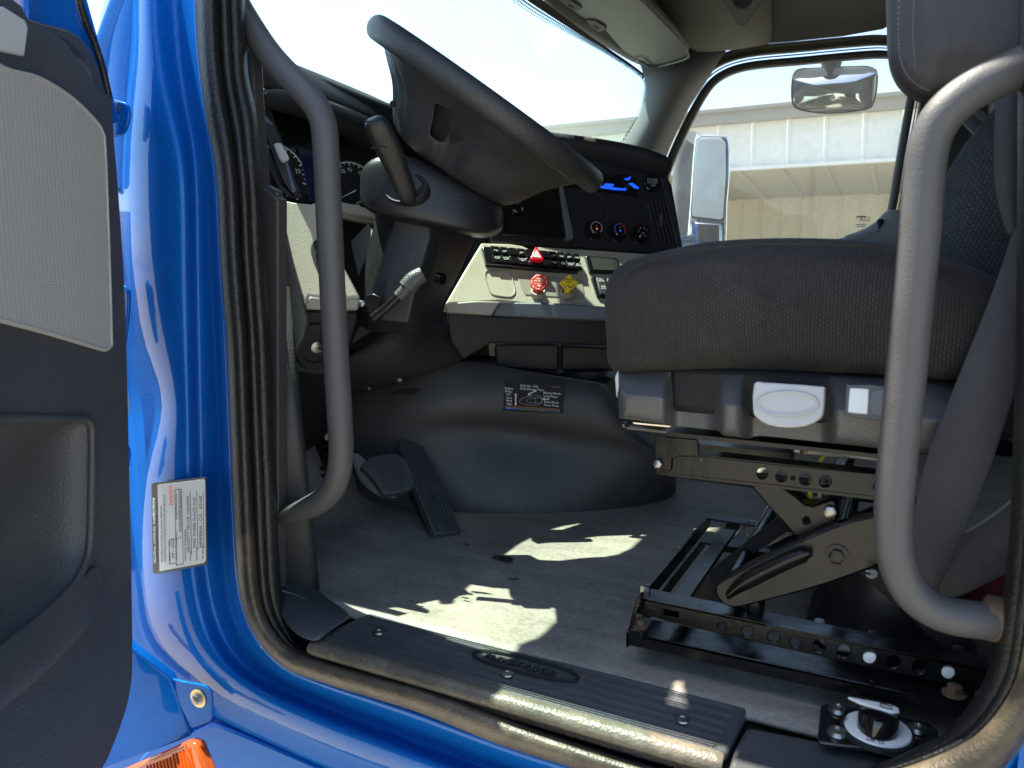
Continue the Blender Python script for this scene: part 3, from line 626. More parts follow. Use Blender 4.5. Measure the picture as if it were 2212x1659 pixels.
bm = bmesh.new(); tube(bm, [vz.at(1372, 126, .008), vz.at(1385, 123, .012), vz.at(1396, 130, .010), vz.at(1404, 139, .008)], .004, 8, 4); obj('pivot_rod', bm, 'slate_trim', sv)
bm = bmesh.new(); tube(bm, [vz.at(1395, 4, .003), vz.at(1464, 78, .003), vz.at(1487, 112, .003), vz.at(1479, 126, .003), vz.at(1424, 142, .003)], .003, 8, 4); obj('piping', bm, 'pillar_grey', sv)

# ------------------------------------------------------------------ dashboard
dash = thing('dashboard', 'black and beige truck dashboard wrapping round behind the steering wheel', 'dashboard', (-.95, 1.5, .3))
CS = Plane(Y(1289, 493, 1.61), (.66, -.66, .32)); cr_, cu_ = CS.frame()
# top pad: rear lip follows the photographed crest, surface runs forward to the windscreen
crest = [Y(520, 98, 1.00), Y(600, 130, 1.10), Y(700, 172, 1.22), Y(860, 238, 1.42), CS.at(1010, 268, 0), CS.at(1200, 292, .006), CS.at(1320, 315, .018), CS.at(1392, 334, .022), CS.at(1434, 350, .018)]
def fwd(v, d, z): return Vector((v.x-d, v.y+.02, z))
rows = [[Vector((-1.30+(.12 if i > 6 else 0), .98+1.40*i/8, .72)) for i, v in enumerate(crest)],
        [Vector((v.x-.08, v.y+.02, v.z-.02)) for v in crest], crest,
        [Vector((v.x+.015, v.y-.006, v.z-.012)) for v in crest],
        [Vector((v.x+.010, v.y-.004, v.z-.030)) for v in crest],
        [Vector((v.x-.02, v.y+.012, v.z-.055)) for v in crest]]
patch('top_pad', rows, 'soft_black', dash, th=.01, sub=2)
# binnacle hood over the instruments
hood = [[Y(548, 190, .98), Y(640, 200, 1.10), Y(760, 240, 1.27), Y(870, 290, 1.42)], [Y(548, 215, .97), Y(640, 218, 1.09), Y(760, 262, 1.25), Y(870, 330, 1.40)],
        [Y(552, 226, .98), Y(640, 240, 1.12), Y(760, 300, 1.29), Y(870, 370, 1.44)]]
patch('instrument_hood', hood, 'soft_black', dash, th=.015)
mid = [[Y(541, 110, 1.0), Y(640, 152, 1.16), Y(760, 200, 1.32), Y(880, 250, 1.48)], [Y(545, 150, .99), Y(640, 180, 1.13), Y(760, 225, 1.29), Y(880, 280, 1.45)], [Y(548, 205, .98), Y(640, 212, 1.11), Y(760, 250, 1.27), Y(880, 310, 1.42)]]
patch('instrument_brow', mid, 'soft_black', dash, th=.02)
slab('demister_vent', [(546, 176), (562, 180), (574, 196), (580, 207), (578, 212), (547, 211)], Plane(Y(560, 195, .985), (.6, -.8, .1)), .01, 'gloss_black', dash, lift=.014, bevel=.002)
dv = bpy.data.objects['demister_vent']; bm = bmesh.new(); pl = Plane(Y(560, 195, .985), (.6, -.8, .1))
for k in range(4):
    tube(bm, [pl.at(547, 183+8*k, .018), pl.at(566+4*k, 187+8*k, .018)], .0022, 6, 0)
obj('fins', bm, 'dark_grey_trim', dv)
CP = Plane(X(700, 350, -1.03), (.93, -.30, .30))
slab('instrument_panel', [(540, 210), (560, 225), (640, 235), (900, 300), (905, 480), (700, 436), (590, 436), (560, 410)], CP, .03, 'soft_black', dash, lift=-.012, bevel=.002)
slab('bezel', [(546, 225), (584, 240), (640, 400), (652, 430), (625, 428), (600, 410), (560, 330)], CP, .01, 'dark_grey_trim', dash, lift=.006, bevel=.003)
slab('instrument_glass', [(583, 243), (590, 236), (668, 262), (905, 330), (905, 478), (800, 462), (690, 438), (640, 400)], CP, .01, 'gloss_black', dash, lift=-.004, bevel=.002)
def arc_pts(pl, c, r0, a0, a1, n, lift): # arc on a plane round sight point c, radius in metres
    o = pl.at(*c, lift); r, u = pl.frame()
    return [o+r*(r0*math.cos(R(a0+(a1-a0)*i/n)))+u*(r0*math.sin(R(a0+(a1-a0)*i/n))) for i in range(n+1)]
def strip(bm, P1, P2):
    a = [bm.verts.new(p) for p in P1]; b = [bm.verts.new(p) for p in P2]
    for i in range(len(a)-1): bm.faces.new((a[i], a[i+1], b[i+1], b[i]))
def gauge(c, rad, nums, a0, a1, needle, label=None, nsz=.011, nt=18):
    r, u = CP.frame(); bm = bmesh.new(); lathe(bm, [(rad*1.08, 0), (rad*1.08, .002), (0, .002)], CP.at(*c, -.003), CP.n, 36); g_ = obj('gauge', bm, 'deep_black', dash)
    if label: g_['label'] = label
    bm = bmesh.new(); strip(bm, arc_pts(CP, c, rad, a0, a1, 30, .0005), arc_pts(CP, c, rad*.965, a0, a1, 30, .0005))
    for i in range(nt+1):
        a = a0+(a1-a0)*i/nt; o = CP.at(*c, .0006); d = r*math.cos(R(a))+u*math.sin(R(a)); t = d.cross(CP.n)*(.0007 if i % 2 else .0011)
        q0, q1 = o+d*rad*.96, o+d*rad*(.90 if i % 2 else .86); bm.faces.new([bm.verts.new(v) for v in (q0-t, q0+t, q1+t, q1-t)])
    obj('scale', bm, 'white_print', g_, smooth=False, solid=.0003)
    for s, a in nums:
        o = CP.at(*c, .0005)+(r*math.cos(R(a))+u*math.sin(R(a)))*rad*.73-u*nsz*.35; text('numerals', s, o, r, u, nsz, 'white_print', g_, align='CENTER')
    bm = bmesh.new(); o = CP.at(*c, .002); d = r*math.cos(R(needle))+u*math.sin(R(needle)); t = d.cross(CP.n)*.0012
    bm.faces.new([bm.verts.new(v) for v in (o-t, o+t, o+d*rad*.8+t*.3, o+d*rad*.8-t*.3)]); obj('needle', bm, 'white_print', g_, smooth=False, solid=.0004)
gauge((768, 412), .060, [('5', 196), ('15', 168), ('25', 144), ('35', 118), ('45', 96), ('55', 62), ('65', 34)], 210, 0, 205, 'large round speed dial behind the grab handle')
gauge((786, 458), .022, [('50', 130), ('80', 70)], 200, -20, 20, nsz=.007, nt=8)
gauge((600, 372), .058, [('0', 55), ('25', 8)], 80, -20, 60, nsz=.012, nt=10)
gauge((618, 425), .024, [('8', 70)], 95, -10, 40, nsz=.007, nt=6)
slab('display_screen', [(643, 318), (684, 330), (694, 438), (668, 434)], CP, .004, 'screen_navy', dash, lift=.001, bevel=.001)
bm = bmesh.new(); VP_ = Plane(X(600, 330, -.99), (.80, -.60, .1))
vent = slab('side_vent', [(561, 258), (572, 250), (586, 268), (620, 350), (640, 416), (632, 424), (606, 398), (582, 330)], VP_, .012, 'gloss_black', dash, bevel=.002, lift=.012)
for k in range(5):
    x0 = 566+k*4.5; tube(bm, [VP_.at(x0, 264+k*3, .016), VP_.at(x0+20, 330, .016), VP_.at(x0+47-k*1.5, 400+k*4, .016)], .0018, 6, 3)
obj('louvres', bm, 'black_plastic', vent)
slab('thumb_tab', [(586, 319), (594, 316), (603, 317), (618, 344), (620, 352), (611, 357), (604, 358), (598, 348)], VP_, .012, 'light_grey', vent, lift=.026, bevel=.002)
# beige lower trim by the door
BL = Plane(X(680, 560, -.865), (.66, -.55, .50))
slab('left_beige_panel', [(594, 428), (640, 437), (672, 440), (690, 432), (705, 424), (706, 470), (735, 560), (779, 642), (722, 646), (668, 640), (655, 668), (628, 565)], BL, .03, 'beige_grain', dash, bevel=.004, seg=3)
slab('left_beige_lip', [(669, 640), (722, 645), (778, 642), (779, 652), (774, 671), (718, 671), (655, 669), (657, 660)], Plane(BL.at(700, 642), (.70, -.55, -.05)), .03, 'beige_smooth', dash, bevel=.004, lift=.001)
slab('beige_rail', [(690, 432), (730, 434), (770, 442), (800, 452), (812, 460), (818, 474), (780, 466), (735, 458), (690, 446)], Plane(X(760, 450, -.95), (.8, -.45, .4)), .02, 'beige_grain', dash, bevel=.003)
slab('beige_rail_edge', [(690, 447), (735, 459), (780, 467), (818, 475), (822, 485), (780, 480), (735, 470), (690, 460)], Plane(X(760, 462, -.95), (.8, -.45, .05)), .02, 'beige_smooth', dash, bevel=.002)
bm = bmesh.new(); plx = Plane(BL.at(690, 555), BL.n)
hs = slab('headlamp_switch_pod', [(672, 530), (690, 518), (712, 530), (720, 570), (716, 612), (706, 622), (690, 596), (674, 556)], BL, .012, 'deep_black', dash, lift=.004, bevel=.004, curve=3)
slab('headlamp_dial', [(680, 552), (696, 540), (712, 552), (716, 580), (710, 608), (698, 600), (684, 575)], BL, .014, 'soft_black', hs, lift=.014, bevel=.004, curve=3)
slab('side_cover', [(597, 430), (628, 565), (664, 692), (656, 725), (635, 768), (600, 800), (598, 600)], Plane(X(630, 650, -.86), (.45, -.88, .05)), .02, 'dark_grey_trim', dash, bevel=.003)
K1 = Plane(X(700, 740, -.86), (.85, -.42, -.22))
slab('ignition_panel', [(664, 672), (775, 672), (772, 700), (756, 750), (745, 775), (720, 812), (680, 812), (600, 800), (634, 768), (657, 726)], K1, .03, 'soft_black', dash, bevel=.005)
bm = bmesh.new(); lathe(bm, [(.036, 0), (.034, .006), (.024, .008), (.022, .003), (.012, .003)], K1.at(680, 748), K1.n, 28, 1, 1.15); ig = obj('ignition_switch', bm, 'deep_black', dash)
bm = bmesh.new(); lathe(bm, [(.0105, .002), (.0105, .008), (.009, .009), (.0, .009)], K1.at(681, 748), K1.n, 22); obj('lock_barrel', bm, 'steel', ig)
kf = Vector((.92, -.2, -.1)).normalized(); bm = bmesh.new(); box(bm, K1.at(681, 748)+kf*.026, (.034, .003, .008), kf.to_track_quat('X', 'Z').to_matrix()); obj('key_blade', bm, 'steel', ig, bevel=.001)
bm = bmesh.new(); box(bm, K1.at(681, 748)+kf*.05, (.024, .007, .022), kf.to_track_quat('X', 'Z').to_matrix()); obj('key_head', bm, 'soft_black', ig, bevel=.003)
slab('fuse_flap', [(772, 708), (806, 690), (828, 697), (812, 712), (780, 733), (758, 745)], Plane(X(790, 715, -.955), (.7, -.6, .2)), .02, 'dark_grey_trim', dash, bevel=.003)
kn = Plane(Y(860, 760, 1.22), (.55, -.75, -.36))
patch('knee_cover', [[Y(752, 768, 1.15), Y(790, 752, 1.17), Y(830, 720, 1.19), Y(872, 692, 1.22), Y(920, 690, 1.27), Y(972, 684, 1.32)],
   [Y(748, 782, 1.15), Y(790, 768, 1.165), Y(832, 737, 1.18), Y(872, 715, 1.205), Y(920, 710, 1.255), Y(955, 700, 1.31)],
   [Y(742, 820, 1.16), Y(785, 812, 1.175), Y(830, 795, 1.19), Y(880, 775, 1.22), Y(930, 752, 1.27), Y(1000, 722, 1.34)],
   [Y(740, 856, 1.19), Y(785, 848, 1.20), Y(840, 836, 1.22), Y(900, 815, 1.25), Y(980, 790, 1.31), Y(1062, 745, 1.39)]], 'soft_black', dash, th=.008)
patch('under_panel', [[X(600, 795, -.93), X(650, 806, -.94), X(700, 806, -.95), X(746, 790, -.955), X(760, 785, -.96)], [X(600, 830, -.95), X(650, 836, -.96), X(700, 836, -.97), X(742, 836, -.975), X(760, 832, -.98)],
   [X(600, 872, -.98), X(650, 868, -.99), X(700, 862, -1.0), X(742, 857, -1.0), X(760, 856, -1.0)], [X(600, 900, -1.05), X(650, 960, -1.06), X(690, 930, -1.07), X(742, 880, -1.07), X(760, 870, -1.07)],
   [X(600, 960, -1.1), X(640, 990, -1.1), X(690, 950, -1.1), X(742, 890, -1.1), X(760, 880, -1.1)]], 'soft_black', dash, th=.008)
bm = bmesh.new()
for p in ((663, 825), (698, 822), (797, 838), (863, 822)):
    hexbolt(bm, X(p[0], p[1], -.955) if p[0] < 720 else Y(p[0], p[1], 1.195), (.5, -.7, -.5), .004, .004)
obj('screw', bm, 'steel', dash)
slab('access_hole', [(842, 848), (866, 838), (908, 836), (890, 850)], Plane(Y(870, 842, 1.225), (.55, -.6, -.58)), .003, 'deep_black', dash, lift=.006, bevel=0)
# ---- centre stack, turned towards the driver
CS = Plane(Y(1289, 493, 1.61), (.66, -.66, .32)); cr_, cu_ = CS.frame()
slab('centre_stack', [(1060, 400), (1215, 318), (1330, 335), (1438, 372), (1452, 400), (1478, 548), (1430, 552), (1250, 535), (1060, 524)], CS, .05, 'soft_black', dash, bevel=.004)
slab('stack_side_strip', [(1426, 384), (1436, 386), (1474, 546), (1464, 545)], CS, .01, 'black_plastic', dash, lift=.004, bevel=.002)
slab('cubby_face', [(1080, 396), (1207, 402), (1228, 515), (1085, 508)], CS, .006, 'gloss_black', dash, lift=.002, bevel=.001)
slab('tray_edge', [(1205, 400), (1214, 405), (1237, 517), (1228, 522), (1216, 521), (1222, 515)], CS, .012, 'slate_trim', dash, lift=.010, bevel=.002)
def disc(name, c, r_, h, material, parent, ax=None, pl=CS, lift=0, seg=32, r2=None):
    bm = bmesh.new(); lathe(bm, [(r_, 0), (r2 or r_, h*.8), ((r2 or r_)*.93, h), (0, h)], pl.at(*c, lift), pl.n, seg); return obj(name, bm, material, parent)
vk = disc('round_vent', (1120, 438), .028, .008, 'gloss_black', dash, lift=.003); 
bm = bmesh.new(); hexbolt(bm, CS.at(1114, 440, .012), CS.n, .004, .003); obj('vent_screw', bm, 'steel', vk)
rad = slab('radio', [(1118, 392), (1230, 378), (1368, 380), (1380, 426), (1250, 408), (1120, 398)], CS, .02, 'gloss_black', dash, lift=.005, bevel=.002)
slab('key_strip', [(1276, 402), (1300, 404), (1325, 408), (1344, 410), (1350, 407), (1357, 398), (1364, 398), (1377, 408), (1376, 411), (1366, 408), (1360, 402), (1356, 409), (1348, 414), (1325, 413), (1280, 406)], CS, .001, 'blue_light', rad, lift=.007, bevel=0)
slab('preset_key', [(1305, 399), (1321, 400), (1324, 403), (1318, 407), (1307, 405), (1302, 402)], CS, .001, 'blue_light', rad, lift=.007, bevel=0)
slab('volume_mark', [(1346, 388), (1352, 388), (1360, 383), (1357, 391), (1350, 392)], CS, .001, 'blue_light', rad, lift=.007, bevel=0)
disc('radio_knob', (1352, 407), .006, .006, 'black_plastic', rad, lift=.006)
for c in ((1272, 452), (1318, 458), (1366, 464)):
    bm = bmesh.new(); strip(bm, arc_pts(CS, c, .044, -65, 60, 16, .003), arc_pts(CS, c, .0425, -65, 60, 16, .003)); obj('blank_gauge_rim', bm, 'black_plastic', dash, solid=.002)
po = disc('power_outlet', (1405, 399), .020, .007, 'gloss_black', dash, lift=.003)
text('outlet_text', 'POWER\nOUTLET\n12V', CS.at(1405, 395, .0105), cr_, cu_, .0075, 'grey_print', po, align='CENTER')
for i, c in enumerate(((1281, 499), (1331, 503), (1380, 508))):
    bm = bmesh.new(); lathe(bm, [(.0225, 0), (.0225, .0015), (.020, .002)], CS.at(*c, .001), CS.n, 32)
    lathe(bm, [(.0185, .001), (.0165, .017), (.0155, .019), (0, .019)], CS.at(*c, .001), CS.n, 32); k = obj('climate_knob', bm, 'gloss_black', dash)
    k['label'] = ['climate knob with a grey fan-speed arc', 'climate knob with a blue and red temperature arc', 'climate knob ringed by airflow symbols'][i]
    pf = Plane(CS.at(*c, .0205), CS.n); q = [pf.p]
    def arcm(a0, a1, m_, nm):
        bm = bmesh.new(); o = pf.p; f = lambda rr: [o+cr_*(rr*math.cos(R(a0+(a1-a0)*j/20)))+cu_*(rr*math.sin(R(a0+(a1-a0)*j/20))) for j in range(21)]
        strip(bm, f(.0138), f(.0120)); obj(nm, bm, m_, k, solid=.0004)
    if i == 0: arcm(-55, 235, 'grey_print', 'arc'); text('marks', 'o', pf.p-cu_*.0125-cr_*.003, cr_, cu_, .006, 'grey_print', k, align='CENTER')
    if i == 1: arcm(90, 230, 'blue_print', 'cold_arc'); arcm(-50, 90, 'hazard_red', 'hot_arc')
    if i == 2:
        for a in (20, 65, 120, 170, 230, 290): text('marks', 'x', pf.p+(cr_*math.cos(R(a))+cu_*math.sin(R(a)))*.0102-cu_*.0015, cr_, cu_, .007, 'grey_print', k, align='CENTER')
    bm = bmesh.new(); lathe(bm, [(.0018, 0), (.0016, .0008), (0, .0008)], pf.p-cu_*.003, CS.n, 10); obj('lamp', bm, ['orange_light', 'blue_light', 'grey_print'][i], k)
    bm = bmesh.new(); lathe(bm, [(.0016, 0), (.0014, .0008), (0, .0008)], pf.p-cu_*.012+cr_*(-.009), CS.n, 10); obj('pointer', bm, 'white_print', k)
    if i < 2: text('symbol', 'cx'[i], pf.p+cu_*.002, cr_, cu_, .0075, 'grey_print', k, align='CENTER')
sv2 = slab('centre_vent', [(1393, 430), (1432, 432), (1462, 544), (1414, 540)], CS, .01, 'deep_black', dash, lift=.002, bevel=.002)
bm = bmesh.new()
for k in range(5): tube(bm, [CS.at(1397+k*8, 434+k*.5, .005), CS.at(1420+k*9, 534+k*1.2, .005)], .0019, 6, 0)
box(bm, CS.at(1425, 478, .008), (.006, .006, .022)); obj('louvres', bm, 'black_plastic', sv2)
# ---- beige switch panel
_e = (CS.at(1430, 552)-CS.at(1060, 524)).normalized()
BP = Plane(CS.at(1165, 530)+CS.n*.010, Matrix.Rotation(R(-21), 3, _e) @ CS.n)
if BP.n.z < CS.n.z: BP = Plane(BP.p, Matrix.Rotation(R(21), 3, _e) @ CS.n)
br_, bu_ = BP.frame()
slab('centre_beige_panel', [(1040, 524), (1100, 526), (1128, 530), (1150, 540), (1162, 532), (1260, 538), (1440, 550), (1440, 672), (1320, 672), (1200, 664), (1082, 650), (962, 656), (1000, 590)], BP, .03, 'beige_grain', dash, bevel=.004, seg=3)
slab('lower_ledge', [(962, 655), (1030, 650), (1082, 652), (1075, 660), (1062, 682), (965, 676), (963, 668)], Plane(BP.at(1000, 655), (.5, -.85, .1)), .02, 'beige_smooth', dash, lift=.002, bevel=.003)
slab('slate_ledge', [(1084, 652), (1200, 655), (1330, 664), (1330, 692), (1200, 688), (1064, 682), (1072, 664)], Plane(BP.at(1150, 662), (.5, -.80, .28)), .02, 'slate_trim', dash, lift=.004, bevel=.004)
bm = bmesh.new(); tube(bm, [BP.at(x, y, .001) for x, y in ((1048, 590), (1054, 586), (1096, 586), (1103, 592), (1112, 628), (1106, 640), (1096, 642), (1068, 638), (1058, 630), (1048, 600), (1048, 590))], .0012, 6, 3); obj('blank_cover_outline', bm, 'beige_smooth', dash)
rc = slab('valve_recess', [(1118, 602), (1124, 597), (1150, 596), (1250, 604), (1258, 612), (1262, 640), (1256, 646), (1200, 642), (1144, 638), (1132, 634)], BP, .002, 'beige_smooth', dash, lift=.0015, bevel=.001, curve=2)
# switch bank
sb = slab('switch_bank', [(1039, 540), (1046, 539), (1238, 556), (1247, 574), (1247, 592), (1200, 590), (1048, 577)], BP, .012, 'gloss_black', dash, lift=.010, bevel=.002)
sw = [('AUTO', 'START'), ('BRAKE', 'ASSIST'), None, ('HEATED', 'SEAT'), 'HAZ', ('DOME', 'OFF'), ('AXL', 'TEMP'), ('UTILITY', 'LIGHT'), ('ENG', 'BRAKE')]
xs = [1054, 1074, 1092, 1110, 1128, 1178, 1196, 1213, 1230, 1245]
for i in range(9):
    x0, x1 = xs[i], xs[i+1]
    f = lambda x, t: (x+ (9*t), 541+(x-1054)*.088+33*t)
    q = [f(x0, .02), f(x1, .02), f(x1, .47), f(x0, .47)]; q2 = [f(x0, .55), f(x1, .55), f(x1, .98), f(x0, .98)]
    bm = bmesh.new()
    plate(bm, [BP.at(*p, .016) for p in q], BP.n, .008); plate(bm, [BP.at(*p, .014) for p in q2], BP.n, .008)
    s_ = obj('rocker_switch', bm, 'gloss_black', sb, bevel=.0012)
    if i == 4: s_['label'] = 'wide rocker switch carrying the red hazard triangle'
for i, s in enumerate(sw):
    if not s or s == 'HAZ': continue
    x0, x1 = xs[i], xs[i+1]; f = lambda x, t: (x+9*t, 541+(x-1054)*.088+33*t)
    text('switch_legend', '\n'.join(s), BP.at(*f((x0+x1)/2, .74), .0146), br_, bu_, .0042, 'white_print', sb, align='CENTER')
    text('switch_symbol', 'o=' if i % 2 else '=o', BP.at(*f((x0+x1)/2, .38), .0166), br_, bu_, .008, 'white_print', sb, align='CENTER')
hz = slab('hazard_button', [(1149, 551), (1152, 551), (1167, 576), (1165, 580), (1141, 578), (1139, 575)], BP, .010, 'hazard_red', sb, lift=.026, bevel=.002)
slab('hazard_symbol', [(1151, 558), (1161, 575), (1144, 573)], BP, .0006, 'white_print', sb, lift=.0268, bevel=0, holes=[[(1151, 563), (1148, 571), (1156, 572)]])
slab('hazard_symbol', [(1151.3, 565.5), (1154.3, 570.8), (1149.3, 570)], BP, .0006, 'white_print', sb, lift=.0268, bevel=0)
def valve(c, material, sides, rot, lines, col, rad_, label, kind):
    bm = bmesh.new(); lathe(bm, [(.0155, 0), (.0155, .008), (.0138, .011), (.0108, .011), (.010, .002), (0, .002)], BP.at(*c, .002), (.25, -.62, .74), 28); ct = obj('valve_collar', bm, 'beige_smooth', dash)
    ax = Vector((.36, -.66, .66)).normalized(); o = BP.at(*c, .002)
    bm = bmesh.new(); lathe(bm, [(.0082, .002), (.0076, .028), (.0092, .033)], o, ax, 10); kk = obj(kind, bm, material, dash); kk['label'] = label
    fn = Vector((.22, -.86, .46)).normalized(); pf = Plane(o+ax*.037, fn); r, u = pf.frame()
    pts = [pf.p+r*(rad_*math.cos(R(rot+360*i/sides)))+u*(rad_*math.sin(R(rot+360*i/sides))) for i in range(sides)]
    bm = bmesh.new(); plate(bm, pts, fn, .006); obj('knob_face', bm, material, kk, bevel=.0016, seg=3)
    y0 = .0052
    for s, sz in lines: text('knob_text', s, pf.p+u*y0+fn*.0006, r, u, sz, col, kk, align='CENTER', bold=.01); y0 -= sz*1.15
    bm = bmesh.new(); oo = pf.p-u*.0088+fn*.0008
    tube(bm, [oo-r*.003+u*.0013, oo+r*.0026+u*.0013, oo+r*.0032-u*.0006, oo+r*.0006-u*.002], .0007, 6, 3); obj('emblem', bm, col, kk)
    for i in range(sides):
        a, b = pts[i], pts[(i+1) % sides]; m_ = a.lerp(b, .5); e = (b-a).normalized(); inw = (pf.p-m_).normalized(); m_ = m_+inw*.0025+fn*.0007; L = (b-a).length*.22
        bm = bmesh.new(); bm.faces.new([bm.verts.new(v) for v in (m_-e*L, m_+e*L, m_+e*L+inw*.0010, m_-e*L+inw*.0010)]); obj('rim_mark', bm, col, kk, solid=.0003, smooth=False)
valve((1162, 637), 'red_knob', 8, 22.5, [('TRAILER', .0040), ('AIR SUPPLY', .0040), ('NOT FOR PARKING', .0020)], 'white_print', .0192, 'red octagonal trailer air supply knob', 'trailer_air_knob')
valve((1225, 638), 'yellow_knob', 4, 0, [('PARKING', .0042), ('BRAKE', .0036)], 'black_print', .0200, 'yellow diamond shaped parking brake knob', 'parking_brake_knob')
db = slab('display_box', [(1262, 557), (1330, 562), (1344, 594), (1272, 592)], BP, .012, 'gloss_black', dash, lift=.008, bevel=.002)
slab('display_face', [(1272, 561), (1328, 566), (1338, 590), (1280, 588)], BP, .001, 'deep_black', db, lift=.009, bevel=0)
slab('display_box', [(1352, 567), (1420, 572), (1434, 600), (1362, 598)], BP, .012, 'gloss_black', dash, lift=.008, bevel=.002)
sd2 = slab('axle_switches', [(1275, 601), (1330, 605), (1345, 650), (1289, 644)], BP, .010, 'gloss_black', dash, lift=.006, bevel=.002)
slab('rocker_switch', [(1284, 605), (1303, 607), (1312, 644), (1293, 642)], BP, .006, 'black_plastic', sd2, lift=.011, bevel=.002)
slab('rocker_switch', [(1307, 607), (1325, 609), (1336, 647), (1316, 645)], BP, .006, 'black_plastic', sd2, lift=.011, bevel=.002)
text('switch_legend', 'ALL\nAXLE\n\n\nRTR\nAXLE', BP.at(1294, 612, .0115), br_, bu_, .0055, 'white_print', sd2, align='CENTER')
# black band under the beige panel, storage box and console shelf
LB = Plane(BP.at(1150, 688)-Vector((.35, -.55, 0))*.03, (.60, -.78, .0))
slab('lower_band', [(966, 672), (1064, 682), (1330, 690), (1420, 690), (1420, 752), (1210, 742), (1060, 742), (1000, 778), (972, 735)], LB, .03, 'soft_black', dash, bevel=.004)
slab('storage_bin', [(1072, 744), (1200, 742), (1208, 748), (1208, 802), (1196, 802), (1078, 796), (1070, 788), (1068, 752)], Plane(Y(1130, 770, 1.55), (.45, -.88, .05)), .03, 'black_plastic', dash, bevel=.006)
slab('storage_bin', [(1212, 746), (1420, 752), (1420, 800), (1212, 802)], Plane(Y(1130, 770, 1.55), (.45, -.88, .05)), .03, 'black_plastic', dash, bevel=.006)
bm = bmesh.new(); grid(bm, [[(-1.45, .90, .36), (-1.45, 1.36, .33), (-1.45, 2.45, .30)], [(-1.14, .90, .40), (-1.06, 1.36, .33), (-.72, 2.45, .33)], [(-1.14, .90, .70), (-1.10, 1.36, .66), (-.76, 2.45, .62)], [(-1.4, .90, .74), (-1.4, 1.36, .74), (-1.4, 2.45, .70)]]); obj('dash_core', bm, 'deep_black', dash, solid=.01)

# ------------------------------------------------------------------ engine cover with shift guide decal
ec = thing('engine_cover', 'dark textured plastic hump bulging from the firewall between pedals and seat', 'engine cover', Z(1120, 1115, 0))
def ecrow(pts): return [Y(x, y, d) for x, y, d in pts]
ER = [[(776, 828, 1.34), (860, 800, 1.36), (980, 776, 1.43), (1070, 790, 1.48), (1180, 812, 1.50), (1260, 822, 1.52), (1308, 832, 1.53), (1318, 850, 1.56), (1322, 868, 1.62)],
      [(780, 880, 1.31), (860, 865, 1.32), (980, 835, 1.36), (1070, 835, 1.42), (1180, 848, 1.465), (1260, 858, 1.485), (1310, 866, 1.50), (1328, 880, 1.53), (1335, 890, 1.60)],
      [(790, 930, 1.31), (860, 915, 1.32), (980, 900, 1.36), (1070, 900, 1.42), (1180, 912, 1.462), (1260, 925, 1.483), (1330, 940, 1.50), (1390, 960, 1.53), (1400, 960, 1.60)],
      [(792, 950, 1.31), (860, 935, 1.325), (980, 918, 1.38), (1070, 922, 1.44), (1180, 940, 1.475), (1260, 952, 1.49), (1350, 962, 1.51), (1430, 978, 1.54), (1440, 980, 1.62)],
      [(800, 1010, 1.31), (870, 1012, 1.32), (985, 1018, 1.36), (1090, 1022, 1.41), (1190, 1024, 1.46), (1280, 1022, 1.49), (1370, 1015, 1.53), (1448, 1000, 1.58), (1458, 990, 1.66)],
      [(815, 1075, 1.30), (880, 1085, 1.31), (985, 1098, 1.345), (1100, 1105, 1.385), (1200, 1106, 1.435), (1290, 1100, 1.49), (1380, 1085, 1.56), (1442, 1064, 1.63), (1455, 1050, 1.72)],
      [(812, 1090, 1.31), (880, 1100, 1.32), (985, 1112, 1.355), (1100, 1119, 1.395), (1200, 1119, 1.445), (1290, 1112, 1.50), (1380, 1096, 1.57), (1440, 1076, 1.64), (1453, 1062, 1.73)]]
ER = [[(r[0][0]-38, r[0][1]+(6 if i < 3 else 0), r[0][2]+.01)]+list(r[1:]) for i, r in enumerate(ER)]
ER[3] = [(x, y, d+(.022 if 3 <= j <= 7 else 0)) for j, (x, y, d) in enumerate(ER[3])]
patch('hump_shell', [ecrow(r) for r in ER], 'dark_grey_trim', ec, th=.01, sub=2)
patch('top_shelf', [ecrow([(980, 789, 1.405), (1070, 794, 1.465), (1180, 811, 1.505), (1260, 821, 1.525), (1310, 831, 1.535)]), ecrow([(985, 780, 1.62), (1070, 784, 1.62), (1180, 800, 1.62), (1260, 806, 1.64), (1330, 812, 1.65)]), ecrow([(985, 760, 1.9), (1070, 764, 1.9), (1180, 780, 1.9), (1260, 782, 1.9), (1350, 782, 1.9)])], 'black_plastic', ec, th=.01)
bm = bmesh.new(); lathe(bm, [(.048, 0), (.050, .012), (.044, .014), (.040, .004), (.036, -.03), (0, -.03)], Y(1265, 812, 1.60), (0, 0, 1), 30); obj('cup_holder', bm, 'black_plastic', ec)
bm = bmesh.new(); tube(bm, [Y(1128, 807, 1.49), Y(1170, 814, 1.50), Y(1210, 822, 1.51)], .004, 8, 3); obj('shelf_trim_strip', bm, 'beige_smooth', ec)
DP = Plane(Y(1150, 858, 1.438), (.30, -.95, .02)); dr = (DP.at(1212, 865)-DP.at(1090, 856)).normalized(); dup = DP.n.cross(dr)*-1
dup = (DP.at(1150, 830)-DP.at(1150, 890)).normalized(); dup = (dup-dr*dup.dot(dr)).normalized()
dc = slab('shift_guide_decal', smooth_loop([(1092, 828), (1096, 825), (1208, 831), (1216, 838), (1215, 885), (1207, 892), (1094, 887), (1088, 880)], 3), DP, .001, 'deep_black', None, lift=.002, bevel=0)
tag(dc, 'black shift guide decal with white lettering on the engine cover', 'decal')
def dtext(s, x, y, sz, m_='white_print', nm='lettering', bold=.012): text(nm, s, DP.at(x, y, .0024), dr, dup, sz, m_, dc, bold=bold)
